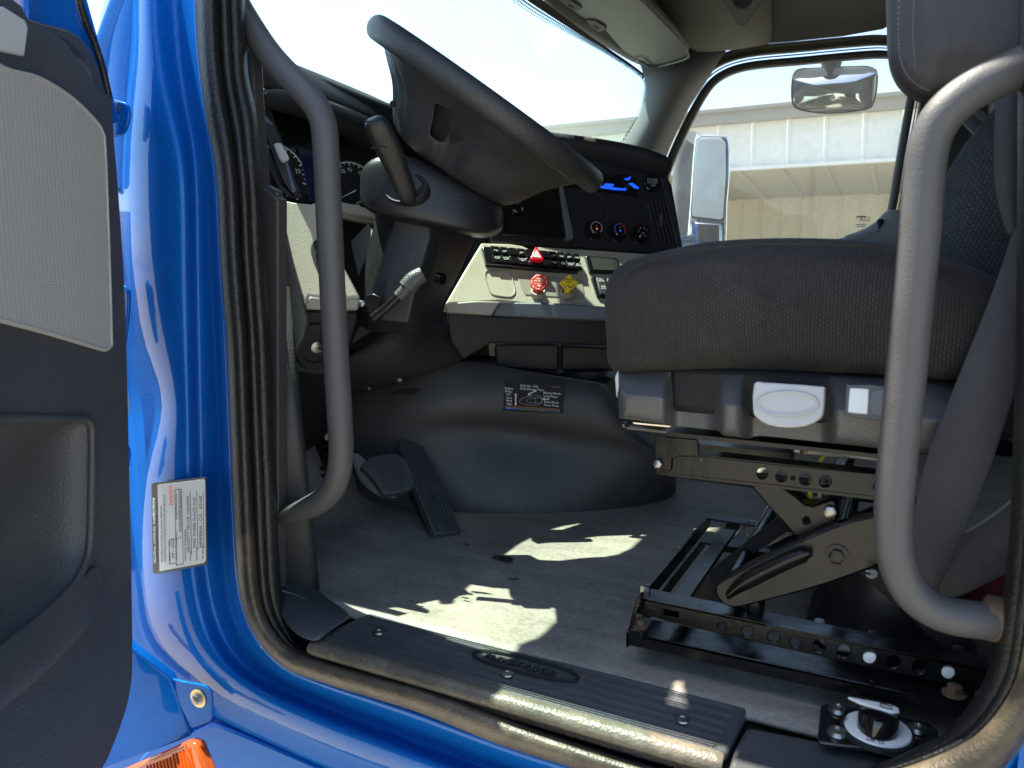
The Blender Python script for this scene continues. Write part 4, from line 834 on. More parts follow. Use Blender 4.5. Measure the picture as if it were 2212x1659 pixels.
for s, x, y in (('Shift Up - Pull', 1124, 834.5), ('Shift Down - Push', 1124, 841), ('Engine', 1091, 840), ('Brake', 1091, 846.5), ('Off', 1094, 853.5), ('Low', 1094, 860.5), ('Med', 1094, 867), ('High', 1094, 873.5), ('Manual Mode', 1174, 850), ('Long Press', 1174, 857), ('Auto Mode', 1175, 869.5), ('Short Press', 1175, 876.5)):
    dtext(s, x, y, .0068)
dtext('24-00303-006', 1192, 836, .0028, 'grey_print')
def dq(name, px, m_): slab(name, px, DP, .0003, m_, dc, lift=.0026, bevel=0)
dq('warning_bar', [(1092, 874.5), (1210, 883), (1210, 886), (1092, 878.5)], 'rust_print'); dq('warning_tag', [(1092, 874.5), (1115, 876), (1115, 880), (1092, 878.8)], 'orange_print')
dq('notice_bar', [(1115, 880.5), (1210, 886.6), (1210, 890), (1115, 884)], 'navy_print'); dq('notice_tag', [(1092, 879), (1115, 880.3), (1115, 884), (1092, 883)], 'blue_print')
text('bar_text', 'To Start Gear Selector Must Be In N (Neutral)', DP.at(1117, 883.6, .0032), dr, dup, .0031, 'grey_print', dc)
dq('arrow_shaft', [(1113.2, 853), (1115.6, 853), (1115.6, 872), (1113.2, 872)], 'white_print')
dq('arrow_tip', [(1114.4, 849), (1117.4, 853.6), (1111.4, 853.6)], 'white_print'); dq('arrow_tip', [(1114.4, 876), (1111.4, 871.4), (1117.4, 871.4)], 'white_print')
dq('arrow_shaft', [(1143, 850), (1156, 843), (1157.4, 845), (1144.4, 852)], 'white_print'); dq('arrow_tip', [(1159.5, 841), (1158.5, 847.2), (1154, 842)], 'white_print'); dq('arrow_tip', [(1140.5, 853.6), (1142, 848), (1146.6, 853)], 'white_print')
dq('arrow_shaft', [(1176, 860.8), (1187, 861.4), (1187, 863.6), (1176, 863)], 'white_print'); dq('arrow_tip', [(1171, 861.6), (1177, 858.4), (1177, 865)], 'white_print')
bm = bmesh.new()
for lp in ([(1123, 866), (1127, 861), (1140, 856.5), (1158, 853), (1168, 856), (1171, 861), (1171, 868), (1166, 873), (1152, 875), (1136, 873), (1124, 870), (1123, 866)], [(1138, 866), (1142, 861), (1156, 859), (1169, 860), (1169, 869), (1156, 870), (1142, 869), (1138, 866)], [(1157, 859), (1157, 870)]):
    tube(bm, [DP.at(x, y, .0026) for x, y in lp], .0005, 5, 2, cap=False)
obj('lever_drawing', bm, 'grey_print', dc)

# ------------------------------------------------------------------ pedals
bp = thing('brake_pedal', 'wide dark grid-patterned rubber brake pedal on a pale cast arm', 'pedal', Z(860, 1090, .02))
BKP = Plane(Y(845, 1020, 1.22), (.62, -.45, .64))
slab('pad', [(779, 1006), (786, 998), (800, 987), (838, 979), (858, 978), (876, 990), (893, 1025), (898, 1044), (890, 1056), (862, 1064), (830, 1068), (812, 1040), (795, 1020)], BKP, .022, 'sill_black', bp, bevel=.003)
bm = bmesh.new()
for k in range(1, 6):
    t = k/6; a = (784+(832-784)*t, 1000+(1062-1000)*t); b = (858+(896-858)*t, 980+(1044-980)*t); tube(bm, [BKP.at(*a, .001), BKP.at(*b, .001)], .0016, 5, 0)
for k in range(1, 7):
    t = k/7; a = (790+(862-790)*t, 996+(980-996)*t); b = (832+(892-832)*t, 1062+(1050-1062)*t); tube(bm, [BKP.at(*a, .001), BKP.at((a[0]+b[0])/2+4, (a[1]+b[1])/2-4, .001), BKP.at(*b, .001)], .0016, 5, 3)
obj('tread_ribs', bm, 'dark_grey_trim', bp)
bm = bmesh.new(); tube(bm, [Y(700, 850, 1.42), Y(745, 890, 1.40), Y(765, 940, 1.36), Y(775, 990, 1.32), Y(790, 1025, 1.29), Y(822, 1052, 1.26), Y(850, 1055, 1.25)], lambda t: .010+.010*t, 12, 5); obj('arm', bm, 'light_grey', bp)
ap = thing('accelerator_pedal', 'tall narrow ribbed black accelerator pedal standing on the floor mat', 'pedal', Z(965, 1150, .0))
a0, a1 = Z(968, 1150, .01), Vector(Y(882, 948, 1.33)); ad = (a1-a0).normalized(); aw = (Z(1000, 1136, .01)-Z(938, 1152, .01)); aw = (aw-ad*aw.dot(ad)).normalized(); an = aw.cross(ad).normalized(); L_ = (a1-a0).length; wd = .058
if an.dot(EYE-a0) < 0: an = -an
def apt(u, v, h=0): return a0+aw*(u*wd)+ad*(v*L_)+an*h
out = [apt(x, y) for x, y in [(-.5, 0), (.5, 0), (.5, .90), (.42, .96), (.28, 1), (-.28, 1), (-.42, .96), (-.5, .90)]]
bm = bmesh.new(); plate(bm, out, an, .020); obj('pad', bm, 'sill_black', ap, bevel=.003)
bm = bmesh.new()
for k in range(7):
    u = -.42+.14*k
    for v0, v1 in ((.01, .40), (.44, .56), (.60, .965)): plate(bm, [apt(u-.035, v0, .004), apt(u+.035, v0, .004), apt(u+.035, v1, .004), apt(u-.035, v1, .004)], an, .005)
obj('ribs', bm, 'sill_black', ap, bevel=.0008)
bm = bmesh.new(); plate(bm, [apt(.42, .0, -.01), apt(.5, .97, -.01), apt(.4, 1.0, -.07), apt(.40, .02, -.03)], aw, .044); obj('hinge_block', bm, 'deep_black', ap)
bd = thing('pedal_bracket', 'dark ribbed bracket with pale label beyond the front grab handle', 'bracket', X(720, 1040, -1.12))
bm = bmesh.new(); plate(bm, [X(x, y, -1.12) for x, y in ((700, 880), (790, 880), (790, 1070), (702, 1060))], (1, -.2, 0), .05)
for k in range(6): box(bm, X(716, 960+16*k, -1.10), (.02, .05, .006))
obj('bracket_body', bm, 'deep_black', bd)
bm = bmesh.new(); plate(bm, [X(x, y, -1.095) for x, y in ((702, 925), (714, 925), (714, 951), (703, 950))], (1, -.2, 0), .002); obj('tag', bm, 'light_grey', bd)

# ------------------------------------------------------------------ steering column and wheel
WC = EYE+ray(1056, 232)*1.30; TL = R(34.5); WN = Vector((math.sin(TL), 0.135, math.cos(TL))).normalized()
WA = Vector((0, 1, 0)).cross(WN).normalized(); WB = WN.cross(WA); WR = .215
if WA.x < 0: WA, WB = -WA, -WB      # WA: towards the driver and down, WB: across
stw = thing('steering_wheel', 'large dark grey leather-look steering wheel seen from its side', 'steering wheel', WC-WN*.1)
bm = bmesh.new(); n1, n2 = 72, 16; rws = []
for i in range(n1):
    a = 2*math.pi*i/n1; d = WA*math.cos(a)+WB*math.sin(a); g_ = .0012*math.sin(a*40) if (math.sin(a) < -.2 and math.cos(a) > .15) else 0
    rws.append([bm.verts.new(WC+d*(WR+(.0175+g_*(1 if math.cos(b) < .2 else 0))*math.cos(b))+WN*((.0205+(g_*2.2 if math.sin(b) < 0 else 0))*math.sin(b))) for b in [2*math.pi*j/n2 for j in range(n2)]])
for i in range(n1):
    for j in range(n2): bm.faces.new((rws[i][j], rws[(i+1) % n1][j], rws[(i+1) % n1][(j+1) % n2], rws[i][(j+1) % n2]))
rim = obj('rim', bm, 'handle_grey', stw, sub=1)
bpy.data.materials['handle_grey']
mat('wheel_skin', (.034, .033, .034), .46, bump=('grain', 330, .45), rvar=.08, var=.1)
rim.data.materials[0] = M['wheel_skin']
# underside shell: four broad spokes that merge into a deep bowl
bm = bmesh.new(); N = 96; prof = [(.200, -.004), (.188, -.022), (.172, -.040), (.155, -.058), (.140, -.085), (.122, -.112), (.100, -.122), (.05, -.126)]
rws = []
for k, (rr, h) in enumerate(prof):
    row = []
    for i in range(N):
        a = 2*math.pi*i/N; d = WA*math.cos(a)+WB*math.sin(a)
        lob = .5+.5*math.cos(2*a*1.0)            # spokes along WA, pinched across
        s = 1.0 if k < 1 else (1-.10*(1-lob)*min(1, k/3))
        ag = math.degrees(a); dent = .004*math.cos(6*a+.6) if 1 < k < 6 else 0
        if 2 <= k <= 5: dent -= .022*max(0, 1-((ag-294)/13)**4) if abs(ag-294) < 13 else 0
        if 2 <= k <= 5: dent -= .012*max(0, 1-((ag-232)/16)**4) if abs(ag-232) < 16 else 0
        row.append(bm.verts.new(WC+d*(rr*s+dent)+WN*h))
    rws.append(row)
for k, (a_, b_) in enumerate(zip(rws, rws[1:])):
    for i in range(N):
        ang = 360*i/N
        hole = k in (2, 3) and any(lo < ang < hi for lo, hi in ((272, 282), (70, 100), (20, 50), (130, 160)))
        if not hole: bm.faces.new((a_[i], a_[(i+1) % N], b_[(i+1) % N], b_[i]))
bm.faces.new(rws[-1]); obj('spoke_shell', bm, 'wheel_skin', stw, solid=.004, sub=1)
bm = bmesh.new(); lathe(bm, [(.118, -.050), (.112, -.020), (.10, -.006), (.07, -.003), (0, -.002)], WC, WN, 40); obj('horn_pad', bm, 'wheel_skin', stw)
bm = bmesh.new(); lathe(bm, [(.145, -.030), (.138, -.050), (.120, -.075), (.10, -.105)], WC, WN, 40); obj('inner_core', bm, 'deep_black', stw)
bm = bmesh.new(); rws = []
lathe(bm, [(.0055, 0), (.0045, .003), (0, .003)], Plane(WC-WB*.0, (0, -1, 0)).p+(-WN*.082)+WA*(-.075)-WB*.128, -WB, 12); obj('shell_screw', bm, 'deep_black', stw)

stc = thing('steering_column', 'thick black steering column under the wheel with tilt lever and bolt', 'steering column', WC-WN*.5)
def section(c, rx, ry, e=.5, n=28, tx=0, ty=0):
    out = []
    for i in range(n):
        a = 2*math.pi*i/n; ca, sa = math.cos(a), math.sin(a)
        out.append(c+WA*(rx*math.copysign(abs(ca)**e, ca)+tx)+WB*(ry*math.copysign(abs(sa)**e, sa)+ty))
    return out
def loft(name, secs, material, parent, sub=1, cap=True, facet=False):
    bm = bmesh.new(); rws = [[bm.verts.new(p) for p in s] for s in secs]; n = len(rws[0])
    for a, b in zip(rws, rws[1:]):
        for i in range(n): bm.faces.new((a[i], a[(i+1) % n], b[(i+1) % n], b[i]))
    if cap: bm.faces.new(rws[0][::-1]); bm.faces.new(rws[-1])
    if facet: return obj(name, bm, material, parent, bevel=.005, seg=3, ang=12)
    return obj(name, bm, material, parent, sub=sub, ang=60)
mat('column_plastic', (.014, .014, .015), .40, bump=('grain', 480, .3), rvar=.06, var=.08)
SP = lambda px, py, d: EYE+ray(px, py)*d*1.09
FH = Vector((FW.x, FW.y, 0)).normalized()
def vring(x, yt, yb, d, hd, e=.32, n=28, slant=0):
    c0 = SP(x, (yt+yb)/2, d); hv = (SP(x, yt, d)-SP(x, yb, d))/2; out = []
    for i in range(n):
        a = 2*math.pi*i/n; ca, sa = math.cos(a), math.sin(a)
        out.append(c0+hv*math.copysign(abs(sa)**e, sa)+FH*(hd*math.copysign(abs(ca)**e, ca))+RT*(slant*sa))
    return out
loft('upper_shroud', [vring(x, a_, b_, d, h) for x, a_, b_, d, h in ((786, 402, 420, 1.20, .03), (789, 385, 440, 1.20, .05), (800, 362, 458, 1.20, .07), (830, 345, 474, 1.20, .082), (880, 340, 486, 1.20, .09), (940, 366, 497, 1.21, .095), (1000, 405, 508, 1.22, .095), (1045, 425, 514, 1.23, .085), (1074, 440, 506, 1.235, .07), (1086, 452, 492, 1.24, .05), (1088, 462, 480, 1.24, .03))], 'column_plastic', stc)
loft('lower_cover', [[SP(*q) for q in lv] for lv in (
  [(812, 440, 1.24), (836, 448, 1.19), (850, 470, 1.165), (880, 480, 1.165), (925, 486, 1.165), (960, 490, 1.18), (1020, 490, 1.25), (1030, 480, 1.27), (830, 440, 1.27)],
  [(808, 480, 1.24), (830, 486, 1.19), (846, 492, 1.17), (872, 508, 1.168), (928, 512, 1.168), (950, 515, 1.185), (1020, 528, 1.26), (1020, 520, 1.27), (820, 480, 1.27)],
  [(785, 580, 1.24), (796, 590, 1.19), (810, 600, 1.172), (838, 608, 1.168), (898, 612, 1.168), (925, 614, 1.185), (985, 604, 1.27), (980, 600, 1.28), (800, 580, 1.28)],
  [(772, 650, 1.24), (780, 665, 1.20), (796, 676, 1.18), (824, 690, 1.175), (880, 696, 1.175), (905, 694, 1.19), (955, 660, 1.28), (950, 650, 1.28), (790, 650, 1.28)],
  [(768, 690, 1.27), (776, 706, 1.23), (796, 716, 1.21), (824, 720, 1.20), (880, 720, 1.20), (905, 716, 1.22), (955, 700, 1.30), (950, 690, 1.30), (790, 690, 1.30)])], 'column_plastic', stc, facet=True)
slab('dusty_side_plate', [(756, 521), (795, 482), (812, 506), (790, 560), (772, 596)], Plane(SP(780, 530, 1.27), (.1, -.75, .6)), .01, 'black_plastic', stc, bevel=.002)
SP = lambda px, py, d: EYE+ray(px, py)*d*1.09
bm = bmesh.new(); tube(bm, [SP(945, 600, 1.17), SP(957, 603, 1.165)], .010, 14, 0); obj('cover_plug', bm, 'gloss_black', stc)
# shift lever on the side of the column
s0, s1 = SP(874, 408, 1.105), SP(803, 254, 1.04); sdv = (s1-s0).normalized(); sw_ = sdv.cross(FW).normalized(); sh_ = sw_.cross(sdv)
secs = []
for t, wx, wy in ((-.06, .016, .014), (0, .018, .016), (.25, .0195, .018), (.55, .0225, .020), (.82, .0225, .019), (.94, .0195, .017), (1.0, .011, .010)):
    c = s0.lerp(s1, t) if t >= 0 else s0+sdv*(t*.5)
    wx *= .9; wy *= .85; c = c+sw_*(-.004*math.sin(math.pi*max(0, t))); secs.append([c+sw_*(wx*math.copysign(abs(math.cos(a))**.7, math.cos(a)))+sh_*(wy*math.copysign(abs(math.sin(a))**.7, math.sin(a))) for a in [2*math.pi*i/20 for i in range(20)]])
sl_ = loft('shift_lever', secs, 'gloss_black', stc, sub=1); sl_.data.materials[0] = M['column_plastic']; sl_['label'] = 'stubby black shift lever rising in front of the wheel'
bm = bmesh.new(); tube(bm, [SP(786, 262, 1.015), SP(812, 262, 1.01), SP(828, 252, 1.015)], .0012, 6, 3); tube(bm, [SP(800, 322, 1.04), SP(818, 316, 1.035), SP(835, 318, 1.04)], .0012, 6, 3); obj('button_gap', bm, 'deep_black', sl_)
lathe_c = SP(875, 400, 1.165)
bm = bmesh.new(); lathe(bm, [(.034, -.020), (.034, -.003), (.032, -.001), (.029, -.002), (.027, -.010), (0, -.010)], SP(874, 404, 1.118), (WN*.5+Vector((-.1, -.9, 0))).normalized(), 28, 1.1, .8); obj('lever_gaiter', bm, 'deep_black', stc)
bm = bmesh.new(); tube(bm, [SP(806, 688, 1.13), SP(840, 660, 1.125), SP(872, 628, 1.12)], .0075, 10, 4); tl = obj('tilt_lever', bm, 'black_metal', stc)
bm = bmesh.new(); tube(bm, [SP(862, 642, 1.12), SP(880, 622, 1.118), SP(884, 616, 1.117)], .0105, 12, 3); tube(bm, [SP(880, 622, 1.115), SP(893, 606, 1.114), SP(904, 598, 1.113), SP(914, 592, 1.113)], lambda t: .0155-.003*t, 12, 3); obj('lever_grip', bm, 'dark_grey_trim', tl)
slp = Plane(SP(800, 665, 1.15), (.1, -.95, .2))
slab('pivot_plate', [(788, 640), (806, 634), (822, 642), (818, 660), (806, 682), (798, 678), (794, 664), (786, 662)], slp, .004, 'black_metal', stc, bevel=.001)
bm = bmesh.new(); hexbolt(bm, slp.at(786, 657, .003), (.3, -.9, .1), .0055, .008, washer=False); obj('pivot_bolt', bm, 'steel', stc)

# ------------------------------------------------------------------ grab handles
gh = thing('grab_handle', 'long cranked grey grab bar on the front pillar beside the dashboard', 'grab handle', Y(598, 1118, .86), 'grab handles at the cab doorway')
pts = [Y(498, -20, .83), Y(535, 45, .83), Y(585, 120, .82), Y(650, 190, .81), Y(680, 225, .81), Y(698, 265, .81), Y(704, 320, .81), Y(710, 450, .81), Y(722, 700, .81), Y(734, 900, .81), Y(737, 975, .815), Y(728, 1035, .82), Y(702, 1075, .83), Y(660, 1098, .84), Y(590, 1122, .86)]
bm = bmesh.new(); tube(bm, pts, .0172, 20, 5); obj('bar', bm, 'handle_grey', gh)
bm = bmesh.new(); lathe(bm, [(.026, 0), (.025, .006), (.019, .012)], Y(596, 1120, .862), (1, 0, .1), 20); obj('mounting_foot', bm, 'handle_grey', gh)
gh2 = thing('grab_handle', 'thick blurred grey grab bar curving beside the driver seat at the right', 'grab handle', Y(2165, 1342, .80), 'grab handles at the cab doorway')
pts = [Y(2262, 118, .80), Y(2200, 148, .79), Y(2110, 190, .78), Y(2045, 240, .775), Y(2010, 300, .775), Y(1996, 380, .775), Y(1985, 520, .775), Y(1963, 750, .775), Y(1938, 1000, .775), Y(1930, 1130, .775), Y(1940, 1220, .775), Y(1975, 1285, .78), Y(2030, 1322, .785), Y(2100, 1338, .79), Y(2185, 1342, .80)]
bm = bmesh.new(); tube(bm, pts, .0170, 20, 5); obj('bar', bm, 'handle_grey', gh2)
bm = bmesh.new(); lathe(bm, [(.021, 0), (.021, .02), (.0172, .024)], Y(2188, 1343, .80), (-1, 0, 0), 20); obj('mounting_foot', bm, 'rusty_steel', gh2)
bm = bmesh.new(); tube(bm, [Y(1985, 300, .758), Y(1975, 520, .757), Y(1957, 750, .757)], .0005, 6, 3); bm.free()

# ------------------------------------------------------------------ floor mat and sill
fm = thing('floor_mat', 'scuffed grey rubber floor mat with sunlit patches under the driver seat', 'floor mat', (-.3, 1.4, -.01))
bm = bmesh.new(); bmesh.ops.create_grid(bm, x_segments=90, y_segments=70, size=1)
for v in bm.verts:
    x, y = v.co.x, v.co.y; v.co.x = -.16+x*1.04; v.co.y = 1.65+y*.815
    v.co.z = .0025*noise.noise(Vector((v.co.x*3, v.co.y*3, 0)))+(.16*max(0, (-.98-v.co.x)/.2)**2)
    v.co.z += .012*max(0, 1-abs(v.co.y-.86)/.05)
obj('mat_sheet', bm, 'mat_rubber', fm, solid=.006)
for (cx, cy, s, k) in ((1090, 1205, .014, 16), (1000, 1285, .02, 2), (1105, 1250, .008, 3), (900, 1300, .012, 3), (1008, 1175, .005, 2)):
    c = Z(cx, cy, .0055); bm = bmesh.new()
    for j in range(k):
        q = c+Vector((random.gauss(0, s*.7), random.gauss(0, s*.32), 0)); rr = random.uniform(.0012, .0035)*(1.9 if cx == 1090 else 1)
        ph = [random.uniform(.6, 1.3) for _ in range(12)]
        vv = [bm.verts.new(q+Vector((rr*2*ph[i]*math.cos(t), rr*.6*ph[i]*math.sin(t), random.uniform(0, .0012)))) for i, t in enumerate([2*math.pi*i/12 for i in range(12)])]; bm.faces.new(vv)
    obj('torn_scuff', bm, 'soft_black', fm, solid=.0006)
sc_ = thing('corner_scuff_plate', 'dark grained plastic corner plate with two ribs ahead of the sill', 'scuff plate', Z(700, 1330, 0))
rows = [[Z(596, 1222, .004), Z(660, 1258, .004), Z(715, 1304, .004), Z(768, 1334, .006)], [Z(598, 1240, .012), Z(655, 1278, .012), Z(705, 1322, .012), Z(745, 1350, .011)], [Z(602, 1290, .016), Z(628, 1325, .016), Z(665, 1355, .014), Z(705, 1372, .011)], [Z(610, 1340, .010), Z(630, 1366, .008), Z(655, 1384, .006), Z(690, 1392, .004)]]
patch('plate_body', rows, 'sill_black', sc_, th=.006)
bm = bmesh.new(); tube(bm, [Z(603, 1243, .014), Z(650, 1276, .014), Z(697, 1318, .014)], .0022, 6, 4); tube(bm, [Z(604, 1266, .017), Z(638, 1296, .017), Z(676, 1334, .016)], .0022, 6, 4); obj('raised_rib', bm, 'sill_black', sc_)
sp = thing('sill_plate', 'dark ribbed rubber step plate along the bottom of the doorway', 'sill plate', (-.42, .80, 0))
xl0, xl1, xr1, xr0 = Z(770, 1336, .012).x, Z(655, 1388, .006).x, Z(1560, 1650, .006).x, Z(1606, 1559, .012).x
yi, yo = .852, .762
def spt(t, s, h=0):    # t along, s 0 inner .. 1 outer
    xa = xl0+(xl1-xl0)*s; xb = xr0+(xr1-xr0)*s; return Vector((xa+(xb-xa)*t, yi+(yo-yi)*s, .009-.005*s+h))
bm = bmesh.new()
plate(bm, [spt(0, 0), spt(1, 0), spt(1, 1), spt(0, 1)], (0, 0, 1), .012); obj('plate_body', bm, 'sill_black', sp, bevel=.004)
rows = [[spt(t/20, .97, -.001), spt(t/20, 1.03, .001)+Vector((0, -.006, 0)), spt(t/20, 1.0)+Vector((0, -.017, -.003)), spt(t/20, 1.0)+Vector((0, -.021, -.012)), spt(t/20, 1.0)+Vector((0, -.014, -.02))] for t in range(21)]
rubber_mat('nose_dusty', (.075, .066, .052), (.15, .13, .095), .42, 14)
patch('rolled_nose', rows, 'nose_dusty', sp, th=.004)
bm = bmesh.new()
def rib(t0, t1, s):
    for e in (-.022, 0, .022):
        plate(bm, [spt(t0, s+e-.009, .0028 if e == 0 else .0015), spt(t1, s+e-.009, .0028 if e == 0 else .0015), spt(t1+.002, s+e+.009, .0028 if e == 0 else .0015), spt(t0-.002, s+e+.009, .0028 if e == 0 else .0015)], (0, 0, 1), .003)
for s in (.14, .32, .50, .66, .82, .94):
    if s in (.32, .50): rib(.03, .36, s); rib(.66, .975, s)
    elif s == .14: rib(.03, .60, s); rib(.60, .975, s)
    else: rib(.03, .975, s)
obj('tread_ribs', bm, 'sill_black', sp, bevel=.0006)
ring_ = []
for i in range(48):
    a = 2*math.pi*i/48; ring_.append(spt(.51+.132*math.copysign(abs(math.cos(a))**.8, math.cos(a)), .39+.17*math.copysign(abs(math.sin(a))**.8, math.sin(a)), .003))
bm = bmesh.new(); tube(bm, ring_+[ring_[0]], .0018, 6, 0, cap=False); obj('oval_border', bm, 'deep_black', sp)
text('embossed_name', 'FREIGHTLINER', spt(.41, .46, .0024), spt(1, .4)-spt(0, .4), (0, 1, 0), .0155, 'black_plastic', sp, th=.0022, bold=.01)
for t, s in ((.115, .50), (.50, .68), (.895, .66)):
    bm = bmesh.new(); lathe(bm, [(.0085, 0), (.0078, .0018), (.004, .0024), (.0035, .0012), (0, .0012)], spt(t, s, .0022), (0, 0, 1), 18); obj('screw', bm, 'steel', sp)
bm = bmesh.new(); plate(bm, [(-.70, .752, -.014), (.1, .752, -.014), (.1, .86, -.004), (-.70, .86, -.004)], (0, 0, 1), .01); obj('sill_base', bm, 'seal_rubber', cab)
slab('sill_end_cap', [(1612, 1568), (1740, 1592), (1990, 1650), (2140, 1700), (1900, 1760), (1570, 1668), (1588, 1610)], PZ(.004), .02, 'sill_black', cab, bevel=.006)

# battery cut-off switch on the floor edge
bs = thing('battery_switch', 'black rotary battery cut-off switch on a small black plate at the sill', 'switch', Z(1895, 1590, 0))
KP = PZ(.020)
slab('mounting_plate', [(1773, 1522), (1784, 1518), (1900, 1535), (2010, 1562), (2028, 1580), (2024, 1600), (1985, 1626), (1930, 1622), (1770, 1602), (1766, 1592)], KP, .006, 'gloss_black', bs, bevel=.002, seg=3)
kc = KP.at(1895, 1585); bm = bmesh.new(); lathe(bm, [(.037, 0), (.036, .004), (.033, .005), (.0, .005)], kc, (0, 0, 1), 40); obj('socket', bm, 'deep_black', bs)
bm = bmesh.new(); lathe(bm, [(.033, .004), (.032, .0070), (.026, .0078), (.0, .0078)], kc, (0, 0, 1), 44); obj('dial_ring', bm, 'white_tube', bs)
bm = bmesh.new(); lathe(bm, [(.0255, .007), (.0245, .020), (.022, .026), (.014, .028), (0, .029)], kc, (0, 0, 1), 30, 1.05, .8); kb = obj('knob', bm, 'gloss_black', bs)
bm = bmesh.new(); o = kc+Vector((-.002, .004, .0305)); pp = [(-.029, .003), (-.017, -.003), (0, -.007), (.014, -.008), (.021, -.003), (.020, .004), (.012, .007), (-.009, .005)]
plate(bm, [o+Vector((x, y, 0)) for x, y in pp], (0, 0, 1), .0035); pt_ = obj('pointer', bm, 'white_tube', kb, bevel=.001)
bm = bmesh.new(); tube(bm, [o+Vector((x, y, .0006)) for x, y in ((.003, -.003), (.014, -.004), (.014, .002), (.003, .003), (.003, -.003))], .0006, 5, 0); obj('battery_symbol', bm, 'black_print', kb)
text('dial_text', 'off O', kc+Vector((-.010, -.0315, .0082)), (1, 0, 0), (0, 1, 0), .008, 'black_print', bs); text('dial_text', 'on I', kc+Vector((-.031, -.006, .0082)), (.3, 1, 0), (-1, .3, 0), .007, 'black_print', bs)
text('brand_mark', 'Tru', KP.at(1812, 1570, .001), (1, 0, 0), (0, 1, 0), .012, 'dark_grey_trim', bs)
for p in ((1810, 1536), (1808, 1586), (1982, 1578)):
    bm = bmesh.new(); lathe(bm, [(.0105, 0), (.0085, .004), (.004, .0055), (.003, .003), (0, .003)], KP.at(*p, .001), (0, 0, 1), 18); obj('screw', bm, 'steel', bs)

# ------------------------------------------------------------------ driver seat
seat = thing('suspension_seat', 'black fabric truck driver seat on a black metal scissor suspension', 'seat', (.05, 1.15, 0))
def XZ(px, py, y): v = Y(px, py, y); return (v.x, v.z)
cush = [(1322, 800), (1308, 720), (1305, 640), (1318, 592), (1360, 560), (1440, 538), (1540, 520), (1690, 513), (1840, 517), (1950, 530), (2060, 562), (2170, 610), (2230, 690), (2200, 790), (2080, 822), (1920, 812), (1760, 808), (1560, 802), (1420, 804)]
pillow('cushion', [XZ(x, y, .935) for x, y in cush], .885, 1.40, .065, 'seat_fabric', seat, bulge=.0)
bk = [(2060, 640), (2028, 560), (2022, 480), (2040, 390), (2078, 320), (2130, 255), (2190, 190), (2280, 120), (2420, 60), (2560, 100), (2560, 500), (2400, 650), (2200, 680)]
pillow('backrest', [XZ(x, y, 1.02) for x, y in bk], .975, 1.38, .05, 'back_fabric', seat)
pillow('side_bolster', [XZ(x, y, .955) for x, y in ((2170, 190), (2158, 300), (2162, 400), (2190, 520), (2240, 560), (2380, 500), (2380, 190), (2280, 120))], .935, 1.0, .03, 'plain_fabric', seat)
arm = pillow('armrest', [XZ(x, y, .93) for x, y in ((1916, -120), (1913, -20), (1915, 60), (1918, 125), (1934, 168), (1962, 196), (2000, 210), (2050, 200), (2140, 188), (2280, 170), (2340, 100), (2340, -120), (2120, -200))], .91, .985, .022, 'vinyl_dark', seat)
arm['label'] = 'dark vinyl armrest folded up with a stitched rounded corner'
bm = bmesh.new(); seamp = [(1943, -30), (1941, 60), (1944, 120), (1958, 160), (1985, 186), (2010, 196)]
sp_ = smooth_path(seamp, 8)
for i in range(0, len(sp_)-1, 1):
    tube(bm, [Y(*sp_[i], .8885), Y(sp_[i][0]*.45+sp_[i+1][0]*.55, sp_[i][1]*.45+sp_[i+1][1]*.55, .8885)], .0009, 5, 0)
sp2 = smooth_path([(1975, 0), (1972, 70), (1976, 120), (1978, 150)], 10)
for i in range(0, len(sp2)-1, 1): tube(bm, [Y(*sp2[i], .8885), Y(sp2[i][0]*.45+sp2[i+1][0]*.55, sp2[i][1]*.45+sp2[i+1][1]*.55, .8885)], .0009, 5, 0)
obj('stitching', bm, 'slate_trim', arm)
bm = bmesh.new(); tube(bm, [Y(1338, 612, .8895), Y(1372, 575, .8895), Y(1450, 551, .8895), Y(1560, 533, .8895), Y(1700, 526, .8895), Y(1850, 530, .8895), Y(1960, 545, .8895), Y(2070, 580, .8895)], .0016, 6, 5); obj('cushion_seam', bm, 'seat_fabric', seat)
# moulded side cover: height field with pockets
xs_ = [1333, 1337, 1345, 1360, 1390, 1425, 1436, 1446, 1456, 1480, 1520, 1541, 1552, 1560, 1572, 1600, 1610, 1622, 1632, 1700, 1770, 1782, 1792, 1803, 1815, 1860, 1910, 1960, 2010, 2060, 2110]
def topy(x): return 795+(x-1335)*.030+(max(0, x-1950)**2)*.0012
def boty(x): return 905+(x-1340)*.135 if x < 1470 else 922+(x-1470)*.112+(10 if 1555 < x < 1625 else 0)
rows = []
prof = [(0, .062), (.03, .047), (.08, .042), (.30, .022), (.49, .004), (.52, .001), (.56, .001), (.78, .005), (.92, .009), (.98, .016), (1.0, .03)]
for x in xs_:
    pocket = 0
    if 1446 <= x <= 1552: pocket = 1 if 1456 <= x <= 1541 else .55
    if 1610 <= x <= 1792: pocket = 1 if 1622 <= x <= 1782 else .55
    r = []
    yb = boty(x)
    for t, d in prof:
        y = topy(x)+(yb-topy(x))*t; ramp = max(0, min(1, (t-.06)/.06)); ramp = max(0, min(1, (t-.02)/.05)); dd = d*(1-pocket*ramp)+.058*pocket*ramp
        if x <= 1345: dd += .02*(1-(x-1333)/12)
        r.append(Y(x+(6*(t-.5) if x < 1400 else 0), y-(yb-900)*0, .872+dd))
    rows.append(r)
patch('side_cover', rows, 'seat_plastic', seat, th=.004, sub=2)
for v in (): pass
bm = bmesh.new(); box(bm, (.02, 1.15, .36), (.56, .46, .06)); obj('seat_pan', bm, 'deep_black', seat, bevel=.01)
